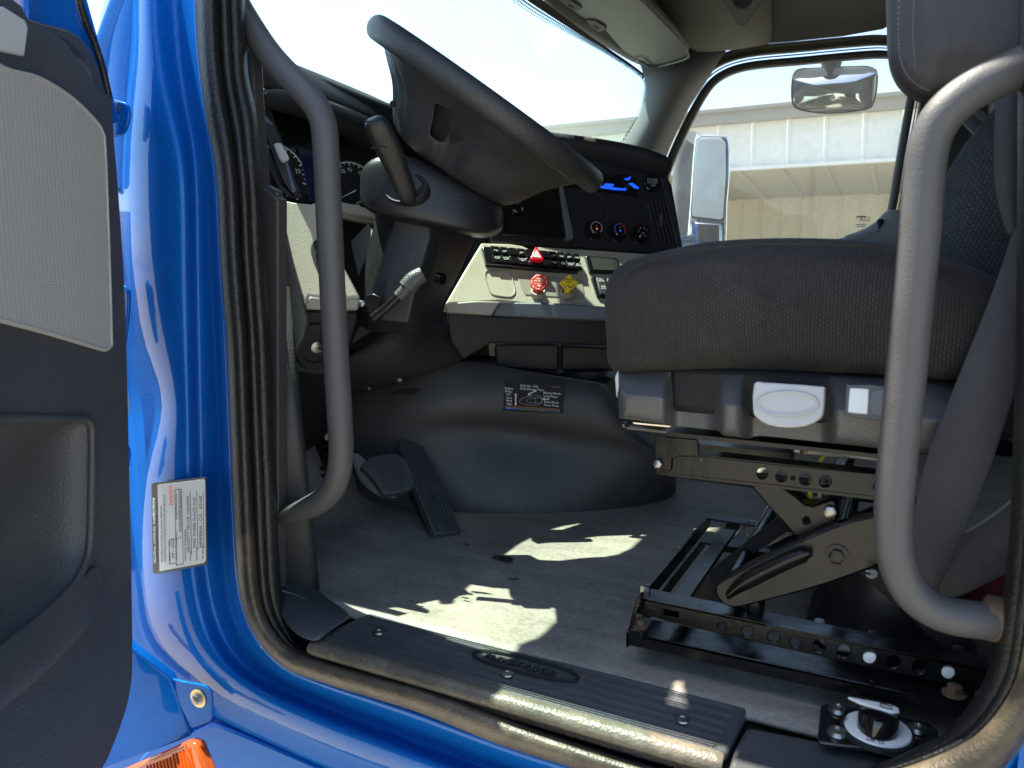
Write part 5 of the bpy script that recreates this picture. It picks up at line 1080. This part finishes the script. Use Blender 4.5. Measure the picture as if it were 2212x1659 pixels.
pdl = slab('release_paddle', smooth_loop([(1628, 828), (1650, 826), (1700, 829), (1776, 835), (1781, 842), (1779, 885), (1771, 905), (1740, 920), (1700, 924), (1660, 918), (1634, 902), (1626, 885)], 2), Plane(Y(1700, 875, .868), (0, -1, .18)), .018, 'light_grey', seat, bevel=.004, seg=3)
bm = bmesh.new(); pp_ = Plane(Y(1702, 868, .8675), (0, -1, .18)); e1 = [pp_.at(*p, .0012) for p in circ(1702, 872, 68, 40, 28)]; e2 = [pp_.at(*p, -.0035) for p in circ(1702, 870, 58, 40, 21)]
vv = [[bm.verts.new(p) for p in e] for e in (e1, e2)]
for i in range(40): bm.faces.new((vv[0][i], vv[0][(i+1) % 40], vv[1][(i+1) % 40], vv[1][i]))
obj('oval_grip_rim', bm, 'light_grey', pdl, solid=.0012)
sr = slab('switch_frame', smooth_loop([(1828, 834), (1836, 831), (1930, 838), (1930, 906), (1832, 899), (1824, 892)], 2), Plane(Y(1870, 866, .868), (0, -1, .2)), .006, 'seat_plastic', seat, bevel=.002)
slab('rocker_switch', smooth_loop([(1836, 841), (1842, 838), (1872, 840), (1877, 845), (1874, 892), (1868, 894), (1836, 891), (1832, 887)], 2), Plane(Y(1854, 866, .866), (0, -1, .2)), .008, 'white_tube', sr, bevel=.002)
slab('rocker_switch', smooth_loop([(1884, 843), (1940, 847), (1940, 898), (1880, 894)], 2), Plane(Y(1900, 866, .867), (0, -1, .2)), .008, 'slate_trim', sr, bevel=.002)
bm = bmesh.new(); tube(bm, [Y(1350, 912, .88), Y(1356, 922, .885), Y(1390, 926, .89), Y(1440, 932, .90)], .004, 8, 4); obj('slide_bar', bm, 'gloss_black', seat)
bm = bmesh.new(); plate(bm, [Y(x, y, .885) for x, y in ((1327, 815), (1334, 800), (1335, 838), (1331, 862))], (-.3, -1, 0), .003); obj('side_tab', bm, 'light_grey', seat, bevel=.002)
# suspension metalwork
def metal(name, px, y, th=.0035, holes=(), material='black_metal', bevel=.0012, parent=seat):
    return slab(name, px, PY(y), th, material, parent, bevel=bevel, holes=holes, seg=1)
def flange(bm, p0, p1, depth, th=.0035, n=(0, 0, 1)): plate(bm, [p0, p1, p1+Vector((0, depth, 0)), p0+Vector((0, depth, 0))], n, th)
metal('upper_rail', [(1411, 986), (1511, 986), (1690, 1006), (1905, 1026), (1905, 1074), (1690, 1049), (1419, 1019)], .934, holes=[circ(1647, 1023, 13), circ(1688, 1029, 13), circ(1713, 1032, 6, 12), circ(1740, 1035, 14), circ(1783, 1040, 14), circ(1898, 1052, 12)])
metal('rail_end_plate', [(1414, 941), (1504, 949), (1508, 954), (1510, 987), (1466, 986), (1452, 992), (1450, 1018), (1414, 1014)], .930)
metal('upper_rail', [(1440, 1000), (1905, 1050), (1905, 1090), (1440, 1030)], 1.34)
bm = bmesh.new(); flange(bm, Y(1419, 1019, .934), Y(1905, 1075, .934), .03); flange(bm, Y(1431, 932, .925), Y(1905, 982, .925), .06, .005); flange(bm, Y(1600, 950, .925)+Vector((0, .08, 0)), Y(1905, 982, .925)+Vector((0, .08, 0)), .30, .005); flange(bm, Y(1505, 982, .936), Y(1905, 1026, .936), .03)
box(bm, Y(1600, 975, 1.1), (.14, .05, .02)); obj('seat_frame', bm, 'black_metal', seat)
bm = bmesh.new(); box(bm, Y(1560, 985, 1.1), (.13, .02, .02)); obj('cross_tube', bm, 'steel', seat)
metal('link_bracket', [(1614, 1044), (1690, 1050), (1722, 1072), (1740, 1088), (1756, 1091), (1775, 1084), (1795, 1078), (1808, 1086), (1812, 1104), (1810, 1130), (1770, 1146), (1731, 1164), (1716, 1158)], .955, .03, holes=[circ(1742, 1125, 5, 12)], bevel=.003)
metal('scissor_arm', smooth_loop([(1960, 1080), (1901, 1110), (1840, 1124), (1769, 1150), (1660, 1200), (1560, 1252), (1544, 1268), (1546, 1285), (1562, 1307), (1590, 1314), (1620, 1308), (1690, 1290), (1780, 1265), (1900, 1222), (1990, 1190), (2000, 1100)], 2), .928, .022, bevel=.003)
bm = bmesh.new(); q = [(1568, 1290), (1600, 1264), (1660, 1232), (1720, 1204), (1750, 1196)]
rws = []
for i, (x, y) in enumerate(smooth_path(q, 5)):
    t = i/20; wv = 17*math.sin(math.pi*min(1, .18+.82*min(1, (1-t)*6 if t > .85 else 1)))**.3 if t < .99 else 4
    wv = (8+12*min(1, t*3))*(1 if t < .9 else .55); dx, dy = .45, .9
    rws.append([Y(x-dx*wv, y-dy*wv, .929), Y(x-dx*wv*.75, y-dy*wv*.75, .916), Y(x, y, .912), Y(x+dx*wv*.75, y+dy*wv*.75, .916), Y(x+dx*wv, y+dy*wv, .929)])
grid(bm, rws); obj('pressed_rib', bm, 'black_metal', seat, solid=.003, sub=1)
metal('scissor_arm', [(1690, 1112), (1712, 1140), (1590, 1222), (1540, 1262), (1530, 1240)], 1.05, .02, material='deep_black')
metal('scissor_arm', smooth_loop([(1960, 1080), (1860, 1110), (1769, 1130), (1660, 1180), (1570, 1230), (1560, 1262), (1590, 1284), (1690, 1260), (1900, 1200), (1990, 1160)], 2), 1.30, .022)
bm = bmesh.new()
tube(bm, [Vector(Y(1790, 1104, .96)), Vector(Y(1790, 1104, .96))+Vector((0, .36, 0))], .011, 14, 0); tube(bm, [Vector(Y(1575, 1262, .94)), Vector(Y(1575, 1262, .94))+Vector((0, .38, 0))], .010, 14, 0); tube(bm, [Vector(Y(1808, 1200, .94)), Vector(Y(1808, 1200, .94))+Vector((0, .38, 0))], .010, 14, 0)
obj('cross_shaft', bm, 'black_metal', seat)
def bolt(c, y, r_, m_='steel', n=(0, -1, 0), h=.007, z=0, nm='bolt'):
    bm = bmesh.new(); hexbolt(bm, Y(c[0], c[1], y)+Vector((0, 0, z)), n, r_*.85, h, washer=(m_ != 'steel')); return obj(nm, bm, m_, seat)
bolt((1423, 1000), .9295, .0065); bolt((1794, 1104), .9545, .0088); bolt((1808, 1200), .9275, .0105, 'black_metal')
bolt((1394, 1282), .945, .008, n=(0, 0, 1), h=.011); bolt((1466, 1195), 1.30, .009, n=(0, 0, 1), h=.011); bolt((1888, 1386), .96, .0085, n=(0, 0, 1), h=.011); bolt((2068, 1419), .96, .0085, n=(0, 0, 1), h=.011)
bolt((1382, 1352), .91, .0085, 'rusty_steel', n=(0, 0, 1), h=.009); bolt((2061, 1500), .90, .0095, 'rusty_steel', n=(0, 0, 1), h=.010)
# lower slide: upper channel
hl = [(1560+0, 1353, 9), (1615, 1364, 12), (1672, 1375, 13), (1720, 1386, 13), (1770, 1396, 13.5), (1823, 1407, 14), (1878, 1419, 14), (1930, 1429, 14), (1987, 1440, 15), (2048, 1452, 14)]
metal('slide_channel', [(1377, 1290), (1654, 1347), (1660, 1352), (2140, 1447), (2140, 1500), (1655, 1393), (1376, 1326)], .920, holes=[circ(a, b, c, 18) for a, b, c in hl])
metal('slide_channel', [(1440, 1206), (2140, 1360), (2140, 1400), (1440, 1240)], 1.32)
bm = bmesh.new(); flange(bm, Y(1377, 1290, .920), Y(2140, 1448, .920), .034, .003); flange(bm, Y(1377, 1290, .920)+Vector((0, .37, 0)), Y(2140, 1448, .920)+Vector((0, .37, 0)), .034, .003)
a, b = Y(1377, 1291, .92), Y(1377, 1291, .92)+Vector((0, .40, 0)); plate(bm, [a, b, b-Vector((0, 0, .022)), a-Vector((0, 0, .022))], (-1, 0, 0), .003)
box(bm, a+Vector((.045, .2, -.012)), (.02, .40, .008)); obj('slide_frame', bm, 'black_metal', seat)
metal('bump_stop', smooth_loop([(1618, 1345), (1612, 1312), (1620, 1294), (1630, 1290), (1640, 1296), (1646, 1314), (1640, 1348)], 2), .945, .03, bevel=.006)
metal('bump_stop', smooth_loop([(1562, 1262), (1560, 1240), (1566, 1228), (1576, 1228), (1582, 1240)], 2), 1.26, .03, bevel=.006)
# lower rail on the floor
metal('floor_rail', [(1353, 1366), (1618, 1422), (1888, 1481), (2110, 1532), (2110, 1562), (1700, 1472), (1353, 1393)], .898)
bm = bmesh.new(); flange(bm, Y(1353, 1366, .898), Y(2110, 1532, .898), .052, .003); a = Y(1353, 1366, .898); b = a+Vector((0, .42, 0))
plate(bm, [a, b, b-Vector((0, 0, .02)), a-Vector((0, 0, .02))], (-1, 0, 0), .003); flange(bm, a+Vector((0, .38, 0)), Y(2110, 1532, .898)+Vector((0, .38, 0)), .05, .003); obj('floor_frame', bm, 'black_metal', seat)
metal('end_plate', [(1353, 1393), (1354, 1362), (1377, 1288), (1384, 1292), (1366, 1362), (1364, 1396)], .901)
metal('rail_clip', [(1356, 1362), (1362, 1358), (1386, 1364), (1388, 1392), (1356, 1388)], .8955, .003)
metal('rail_clip', [(1878, 1470), (1890, 1474), (1890, 1500), (1884, 1498)], .8955, .003)
for c in ((1880, 1421), (2048, 1453)):
    bm = bmesh.new(); lathe(bm, [(.0085, 0), (.0085, .004), (.007, .005), (0, .005)], Y(*c, .926), (0, -1, 0), 18); obj('white_roller', bm, 'white_tube', seat)
bm = bmesh.new(); c = Y(1900, 1330, 1.12)
lathe(bm, [(.03, -.09), (.062, -.085), (.085, -.05), (.088, -.01), (.080, .03), (.088, .06), (.075, .09), (.04, .10), (0, .10)], c, (.25, 0, 1), 36); obj('air_bellows', bm, 'bellows', seat)
metal('damper_arm', [(1850, 1235), (1930, 1225), (2110, 1400), (2120, 1440), (2060, 1425), (1960, 1330)], .99, .012, material='deep_black')
bm = bmesh.new(); tube(bm, [Y(1770, 1340, 1.0), Y(1772, 1370, 1.0), Y(1800, 1392, .99), Y(1850, 1400, .98)], .006, 10, 5); obj('air_fitting', bm, 'light_grey', seat)
bm = bmesh.new(); tube(bm, [Y(1716+i*.8+0, 972+i*.08+5*math.sin(i*1.25), .965+.008*math.cos(i*1.25)) for i in range(270)], .0012, 5, 0); obj('tension_spring', bm, 'light_grey', seat)
bm = bmesh.new(); tube(bm, [Y(1734, 970, .95), Y(1742, 974, .952)], .006, 10, 0); obj('spring_hook', bm, 'rusty_steel', seat)
bm = bmesh.new(); tube(bm, [Y(1792, 968, .99), Y(1770, 1000, .97), Y(1752, 1040, .97), Y(1750, 1070, .98), Y(1760, 1094, 1.0)], .0028, 8, 6); obj('air_hose', bm, 'yellow_hose', seat)
bm = bmesh.new(); tube(bm, [Y(1832, 978, .99), Y(1806, 1004, .97), Y(1778, 1040, .97), Y(1772, 1080, .98), Y(1790, 1120, 1.02)], .0026, 8, 6); obj('air_hose', bm, 'clear_hose', seat)
bm = bmesh.new(); tube(bm, [Y(x, y, 1.25) for x, y in ((1625, 1168), (1612, 1150), (1614, 1132), (1626, 1126), (1640, 1132), (1643, 1150), (1636, 1164), (1624, 1166), (1616, 1158))], .0018, 8, 5); obj('pull_ring', bm, 'steel', seat)
bm = bmesh.new(); tube(bm, [Y(1652, 1138, 1.3), Y(1690, 1136, 1.3), Y(1700, 1144, 1.28), Y(1660, 1146, 1.28), Y(1652, 1138, 1.3)], .003, 8, 5); obj('wire_handle', bm, 'steel', seat)
metal('adjuster_bar', [(1548, 1162), (1640, 1172), (1740, 1190), (1740, 1212), (1640, 1200), (1549, 1192)], 1.32, .02)
bm = bmesh.new(); plate(bm, [Z(x, y, .03) for x, y in ((1480, 1270), (1500, 1248), (1560, 1252), (1580, 1290), (1520, 1300))], (0, 0, 1), .01); obj('base_pan', bm, 'rusty_steel', seat)
bm = bmesh.new()
for j in range(26):
    a = random.uniform(1.9, 4.4); L = random.uniform(10, 30); tube(bm, [Y(1896, 1238, .92), Y(1896+L*.5*math.cos(a), 1238+L*.4*math.sin(a)+3, .915), Y(1896+L*math.cos(a), 1238+L*.35*math.sin(a), .91)], .0004, 4, 3)
fr_ = obj('frayed_thread', bm, 'light_grey', seat)

# seat belt
belt = thing('seat_belt', 'wide dark grey seat belt webbing crossing behind the right grab bar', 'seat belt', Y(2025, 1285, .86))
def strap(name, rows, material, th=.0018):
    rr = [[Y(l[0]+(r[0]-l[0])*t, l[1]+(r[1]-l[1])*t, y-.006*math.sin(math.pi*t)) for t in (0, .25, .5, .75, 1)] for l, r, y in rows]
    bm = bmesh.new(); grid(bm, rr); return obj(name, bm, material, belt, solid=th, sub=2)
strap('lap_strap', [((2200, 470), (2300, 560), .90), ((2186, 500), (2270, 600), .89), ((2160, 585), (2250, 680), .88), ((2129, 668), (2228, 750), .87), ((2083, 779), (2208, 800), .862), ((2044, 877), (2184, 877), .856), ((2012, 955), (2156, 962), .852), ((2002, 985), (2148, 990), .850), ((1986, 1040), (2122, 1056), .852), ((1974, 1100), (2098, 1115), .856), ((1968, 1180), (2064, 1190), .862), ((1985, 1262), (2022, 1288), .87)], 'webbing')
strap('shoulder_strap', [((2152, 150), (2216, 150), .88), ((2152, 210), (2212, 230), .88), ((2146, 340), (2206, 330), .885), ((2150, 420), (2200, 420), .89), ((2178, 514), (2200, 500), .90)], 'webbing')
strap('buckle_strap', [((2010, 1180), (2030, 1300), .90), ((2084, 1150), (2074, 1292), .895), ((2140, 1118), (2120, 1268), .89), ((2200, 1070), (2186, 1236), .885), ((2260, 1010), (2250, 1210), .88)], 'webbing')
bm = bmesh.new(); tube(bm, [Y(2084, 1150, .888), Y(2140, 1117, .883), Y(2200, 1068, .878), Y(2260, 1008, .875)], .0016, 6, 5); obj('strap_edge', bm, 'slate_trim', belt)
fe = thing('fire_extinguisher', 'dark red cylinder lying low behind the seat belt at the right edge', 'extinguisher', Y(2180, 1300, 1.2))
bm = bmesh.new(); lathe(bm, [(0, -.09), (.04, -.085), (.052, -.06), (.052, .14), (.04, .17), (.015, .185), (.015, .21), (0, .21)], Y(2150, 1262, 1.25), (1, .1, 0), 30); obj('cylinder', bm, 'dark_red', fe)
bm = bmesh.new(); tube(bm, [Y(2070, 1310, 1.16), Y(2074, 1302, 1.16), Y(2092, 1303, 1.16)], .005, 8, 3); obj('bracket', bm, 'steel', fe)

# bunk curtain gathered behind the seat
cu = thing('bunk_curtain', 'black pleated curtain gathered beside the rear cab pillar', 'curtain', (.25, 2.2, .1))
bm = bmesh.new(); rws = []
for j in range(12):
    z = 1.22-1.1*j/11; rws.append([Vector((.12+.0+.26*i/40+.010*math.sin(j*.5), 2.25-.55*i/40+.018*math.sin(i*1.3+.2*math.sin(j))*(1+.4*math.sin(j*.7)), z)) for i in range(41)])
grid(bm, rws); obj('cloth', bm, 'curtain', cu, solid=.003, sub=1)
bm = bmesh.new()
for k in range(7): tube(bm, [Y(2075+k*18, 238+k*6, 1.75), Y(2100+k*16, 262+k*10, 1.72), Y(2140+k*14, 300+k*10, 1.70), Y(2170+k*10, 330+k*10, 1.70)], lambda t: .012+.006*t, 8, 5)
obj('tie_back_folds', bm, 'curtain', cu)

# ------------------------------------------------------------------ driver door, swung open
HGE = Vector((-.945, .74, 0)); ED = Vector((math.cos(R(64)), -math.sin(R(64)), 0)); DN = Vector((math.sin(R(64)), math.cos(R(64)), 0))
DPn = Plane(HGE, DN)
dd = thing('driver_door', 'open driver door with dark trim panel and grey speaker mesh at the left edge', 'door', (HGE.x, HGE.y, -.1))
outl = smooth_loop([(-260, -60), (15, -12), (60, 40), (140, 90), (215, 195), (240, 213), (246, 300), (256, 420), (270, 650), (279, 1000), (284, 1250), (286, 1400), (283, 1480), (266, 1552), (232, 1640), (170, 1780), (-260, 1780)], 3)
pocket = smooth_loop([(-200, 903), (-60, 904), (80, 904), (172, 905), (190, 912), (196, 940), (195, 1080), (191, 1180), (178, 1225), (150, 1270), (80, 1335), (0, 1396), (-200, 1540)], 3)
def sz(px, pl): v = pl.at(*px); return ((v-HGE).dot(ED), v.z)
def szv(s_, z_, off): return HGE+ED*s_+DN*off+Vector((0, 0, z_))
def wide(px, pl, ext, off): return [szv(*q, off) for q in smooth_loop([sz(p, pl) for p in px]+ext, 3)]
bm = bmesh.new(); plate(bm, wide([(15, -12), (60, 40), (140, 90), (215, 195), (240, 213), (246, 300), (256, 420), (270, 650), (279, 1000), (284, 1250), (286, 1400), (283, 1480), (266, 1552), (232, 1640), (190, 1740)], DPn, [(.20, -.26), (.5, -.28), (.90, -.26), (.92, .2), (.92, .60), (.90, .80), (.5, .79)], 0), DN, .022, [[DPn.at(*p) for p in pocket]])
tp_ = obj('trim_panel', bm, 'door_trim', dd, bevel=.007, seg=3)
# pocket bowl
rr = []
pc = (20, 1150)
for f, dz in ((1.0, -.004), (.985, -.012), (.93, -.022), (.80, -.034), (.5, -.040), (.15, -.040)):
    rr.append([DPn.at(pc[0]+(x-pc[0])*f, pc[1]+(y-pc[1])*f, dz) for x, y in pocket])
bm = bmesh.new(); vv = [[bm.verts.new(p) for p in r] for r in rr]
for a, b in zip(vv, vv[1:]):
    for i in range(len(a)): bm.faces.new((a[i], a[(i+1) % len(a)], b[(i+1) % len(a)], b[i]))
bm.faces.new(vv[-1]); obj('map_pocket', bm, 'door_trim', dd)
bm = bmesh.new(); tube(bm, [DPn.at(x, y, .001) for x, y in ((-200, 903), (80, 903), (174, 905), (192, 914), (197, 945), (196, 1080), (192, 1182), (178, 1228), (150, 1272), (80, 1338), (0, 1400), (-200, 1545))], .0045, 10, 5); obj('pocket_lip', bm, 'door_trim', dd)
patch('armrest_ramp', [[DPn.at(-200, 1548, .001), DPn.at(0, 1402, .001), DPn.at(80, 1340, .001), DPn.at(150, 1274, .001), DPn.at(205, 1205, .001)], [DPn.at(-200, 1590, .018), DPn.at(0, 1452, .014), DPn.at(85, 1385, .012), DPn.at(160, 1310, .008), DPn.at(212, 1240, .003)],
  [DPn.at(-200, 1640, .018), DPn.at(0, 1495, .014), DPn.at(90, 1420, .012), DPn.at(168, 1340, .008), DPn.at(218, 1270, .002)], [DPn.at(-200, 1680, .0), DPn.at(0, 1530, .0), DPn.at(95, 1450, .0), DPn.at(175, 1370, .0), DPn.at(224, 1300, .0)]], 'door_trim', dd, th=.004)
slab('speaker_mesh', smooth_loop([(-220, 20), (-100, 80), (0, 150), (80, 172+0), (150, 215), (198, 262), (212, 284), (218, 320), (226, 520), (232, 725), (231, 744), (222, 752), (200, 747), (100, 717), (0, 690), (-220, 640)], 3), DPn, .012, 'speaker_cloth', dd, lift=.005, bevel=.003)
bm = bmesh.new(); tube(bm, [DPn.at(x, y, .003) for x, y in ((-100, 78), (0, 148), (80, 171), (150, 214), (199, 262), (213, 284), (219, 320), (227, 520), (233, 725), (232, 745), (222, 754), (200, 749), (100, 719), (0, 692), (-100, 668))], .0032, 8, 4); obj('mesh_rim', bm, 'speaker_cloth', dd)
slab('belt_trim', smooth_loop([(-240, -90), (20, -12), (70, 42), (150, 62+14), (200, 130), (216, 190), (212, 196), (150, 140), (80, 70), (20, 10), (-240, -60)], 2), DPn, .02, 'slate_trim', dd, lift=-.006, bevel=.003)
bd_ = Plane(HGE-DN*.065, DN)
bm = bmesh.new(); plate(bm, wide([(62, 20), (120, 60), (180, 100), (215, 170), (240, 300), (250, 420), (262, 650), (272, 1000), (276, 1400), (262, 1540), (225, 1640)], bd_, [(.16, -.27), (.5, -.30), (.95, -.28), (.96, .2), (.96, .60), (.95, .84), (.5, .83)], -.065), DN, .028)
obj('door_shell', bm, 'blue_paint', dd, bevel=.006)
bm = bmesh.new(); tube(bm, [szv(.02, .70, -.05), szv(.10, .90, -.055), szv(.26, 1.20, -.06), szv(.40, 1.27, -.06), szv(.85, 1.27, -.06), szv(.93, 1.15, -.06), szv(.95, .80, -.06)], .022, 10, 5); obj('upper_frame', bm, 'blue_paint', dd)
slab('window_frame', [(58, -40), (160, -40), (167, 20), (182, 86), (206, 130), (200, 150), (160, 90), (110, 70), (62, 46)], Plane(HGE-DN*.012, DN), .02, 'gloss_black', dd, bevel=.004).data.materials.__setitem__(0, M['blue_paint'])
slab('sail_panel', [(58, 38), (100, 52), (146, 63), (170, 76), (198, 108), (216, 150), (231, 208), (224, 212), (150, 145), (70, 75)], Plane(HGE-DN*.006, DN), .016, 'gloss_black', dd, bevel=.003).data.materials.__setitem__(0, M['door_trim'])
bm = bmesh.new(); tube(bm, [Plane(HGE-DN*.02, DN).at(x, y) for x, y in ((166, -40), (172, 6), (187, 52), (204, 92), (222, 150), (235, 212))], .0045, 10, 5); obj('door_edge_seal', bm, 'seal_rubber', dd)
slab('window_glass', [(-240, -60), (50, -60), (52, 62), (40, 118), (0, 100), (-240, 0)], Plane(HGE-DN*.002, DN), .004, 'side_glass', dd, bevel=0, lift=.0)
slab('glass_corner_trim', [(-200, 30), (0, 14), (48, 44), (54, 60), (46, 122), (0, 112), (-200, 60)], DPn, .006, 'light_grey', dd, lift=.004, bevel=.002)
for hy in ((218, 292), (615, 748), (955, 1040)):
    y0, y1 = hy; h = slab('hinge', smooth_loop([(225, y0), (262, y0+1), (272, y0+8), (277, y0+30), (268, y1-10), (256, y1), (225, y1)], 2), PY(.742), .006, 'blue_paint', cab, bevel=.002)
    bm = bmesh.new(); hexbolt(bm, Y(248, y0+(14 if y0 < 300 else 60), .7415), (0, -1, 0), .0068, .008); obj('hinge_bolt', bm, 'brass_washer' if y0 > 300 else 'steel', h)
# cowl fairing, bracket, lamp
fz = Plane(Y(385, 1520, .738), (.45, -.88, .0))
slab('cowl_fairing', [(230, 1340), (286, 1403), (368, 1466), (391, 1530), (412, 1585), (411, 1592), (300, 1634), (150, 1690), (100, 1500)], fz, .02, 'blue_paint', cab, bevel=.003)
ft = slab('fairing_bracket', [(368, 1466), (400, 1474), (436, 1480), (448, 1486), (456, 1496), (458, 1550), (452, 1560), (436, 1566), (413, 1574), (391, 1530)], Plane(Y(372, 1480, .738), (.12, -.95, .02)), .005, 'blue_paint', cab, bevel=.0015)
bm = bmesh.new(); c = Plane(Y(372, 1480, .738), (.12, -.95, .02)).at(429, 1508); lathe(bm, [(.0145, 0), (.0145, .0015), (.010, .002), (0, .002)], c, (.1, -1, 0), 28); obj('washer', bm, 'brass_washer', ft)
bm = bmesh.new(); hexbolt(bm, c+Vector((0, -.002, 0)), (.1, -1, 0), .0065, .007); obj('bracket_bolt', bm, 'steel', ft)
slab('lower_skirt', [(380, 1560), (420, 1580), (455, 1562), (500, 1578), (600, 1620), (720, 1672), (900, 1760), (300, 1760), (300, 1640)], PY(.83), .02, 'blue_paint', cab, bevel=.004)
bm = bmesh.new(); plate(bm, [Vector((-1.6, .87, -1.1)), Vector((1.2, .87, -1.1)), Vector((1.2, .87, -.02)), Vector((-1.6, .87, -.02))], (0, -1, 0), .02); obj('lower_body', bm, 'blue_paint', cab)
lp = Plane(Y(380, 1620, .72), (-.2, -.94, .25))
ml = slab('marker_lamp', [(255, 1664), (340, 1628), (405, 1598), (418, 1604), (445, 1672), (450, 1700), (240, 1700)], lp, .02, 'orange_glass', cab, bevel=.004); ml['label'] = 'amber marker lamp with vertical ribs below the fairing'
bm = bmesh.new()
for k in range(14): tube(bm, [lp.at(318+k*7, 1648-k*2.6+(6 if k < 8 else 2), .001), lp.at(324+k*8, 1700, .001)], .0016, 6, 0)
tube(bm, [lp.at(285, 1664, .001), lp.at(400, 1610, .001), lp.at(424, 1672, .001)], .0013, 6, 0); obj('lens_ribs', bm, 'orange_glass', ml)
bm = bmesh.new(); tube(bm, [Y(284, 1390, .748), Y(320, 1425, .745), Y(355, 1448, .742), Y(372, 1462, .745)], .006, 10, 5); obj('gap_seal', bm, 'seal_rubber', cab)

# ------------------------------------------------------------------ inspection sticker on the jamb
SPn = Plane(Y(388, 1136, .7455), (0, -1, .0)); tl_, tr_, br2, bl_ = (327, 1044), (444, 1031), (447, 1221), (330, 1240)
stk = slab('inspection_sticker', [(327, 1049), (329, 1045), (333, 1043), (439, 1031), (443, 1032), (444, 1036), (447, 1215), (446, 1219), (442, 1221), (336, 1240), (332, 1239), (330, 1235)], SPn, .0008, 'grey_tape', None, bevel=0)
tag(stk, 'white and brown federal annual inspection sticker on the blue door jamb', 'sticker')
slab('paper_face', [(341, 1047), (440, 1035), (443, 1040), (445, 1210), (441, 1216), (345, 1234)], SPn, .0004, 'paper', stk, lift=.0005, bevel=0)
tr = (SPn.at(327, 1046)-SPn.at(330, 1238)).normalized(); tu = (SPn.at(328, 1140)-SPn.at(445, 1126)).normalized()
def stx(s, x, y, sz, m_='black_print', nm='lettering', ws_=1, bold=0): text(nm, s, SPn.at(x, y, .0012), tr, tu, sz*1.28, m_, stk, wscale=ws_*1.16, bold=bold)
stx('FEDERAL ANNUAL INSPECTION', 339, 1217, .0058, 'white_print', 'heading', .84, .02)
stx('THIS VEHICLE HAS PASSED AN ANNUAL INSPECTION', 353, 1214, .0034, ws_=.74); stx('CONDUCTED IN ACCORDANCE WITH 49 CFR, PART 396, FMCSR', 360, 1214, .0034, ws_=.72)
stx('D6957555', 374, 1092, .0066, 'red_print', 'serial_number', .72, .01)
stx('MONTH        YEAR', 370, 1211, .0028, ws_=.9); stx('04 / 2025', 378, 1206, .0056, 'pen_ink', 'handwriting')
stx('VEHICLE ID (Company No.)', 384, 1210, .0028, ws_=.9); stx('STATE TAG NO OR VIN', 384.5, 1122, .0028, ws_=.9)
stx('3AKJHHDRYKSKJ0947', 394, 1150, .0064, 'pen_ink', 'handwriting', .74); stx('LOCATION OF RECORDS:', 404, 1212, .0032, ws_=.9)
stx('Company', 414, 1211, .0028); stx('VELOCITY TRUCK CENTERS', 411.5, 1194, .0060, 'pen_ink', 'handwriting', .78)
stx('Street Address', 428, 1210, .0028, ws_=.8); stx('9995 THREE FLAGS AVE', 425, 1184, .0060, 'pen_ink', 'handwriting', .84)
stx('City, State, Zip', 441, 1208, .0028, ws_=.85); stx('HESPERIA , CA   92345', 438.5, 1184, .0060, 'pen_ink', 'handwriting', .92)
bm = bmesh.new()
def sline(a, b, w_=.0003):
    p, q = SPn.at(*a, .0012), SPn.at(*b, .0012); e = (q-p).normalized().cross(SPn.n)*w_; bm.faces.new([bm.verts.new(v) for v in (p-e, p+e, q+e, q-e)])
for a, b in (((367, 1218), (366, 1166)), ((366, 1166), (381, 1164)), ((367, 1218), (382, 1216)), ((382, 1222), (379, 1058)), ((381, 1220), (397, 1218)), ((397, 1218), (393, 1056)), ((379, 1058), (393, 1056)), ((380, 1164), (395, 1160)), ((415, 1196), (412, 1062)), ((429, 1186), (426, 1060)), ((442, 1184), (440, 1060))): sline(a, b)
obj('ruled_lines', bm, 'black_print', stk, smooth=False, solid=.0003)
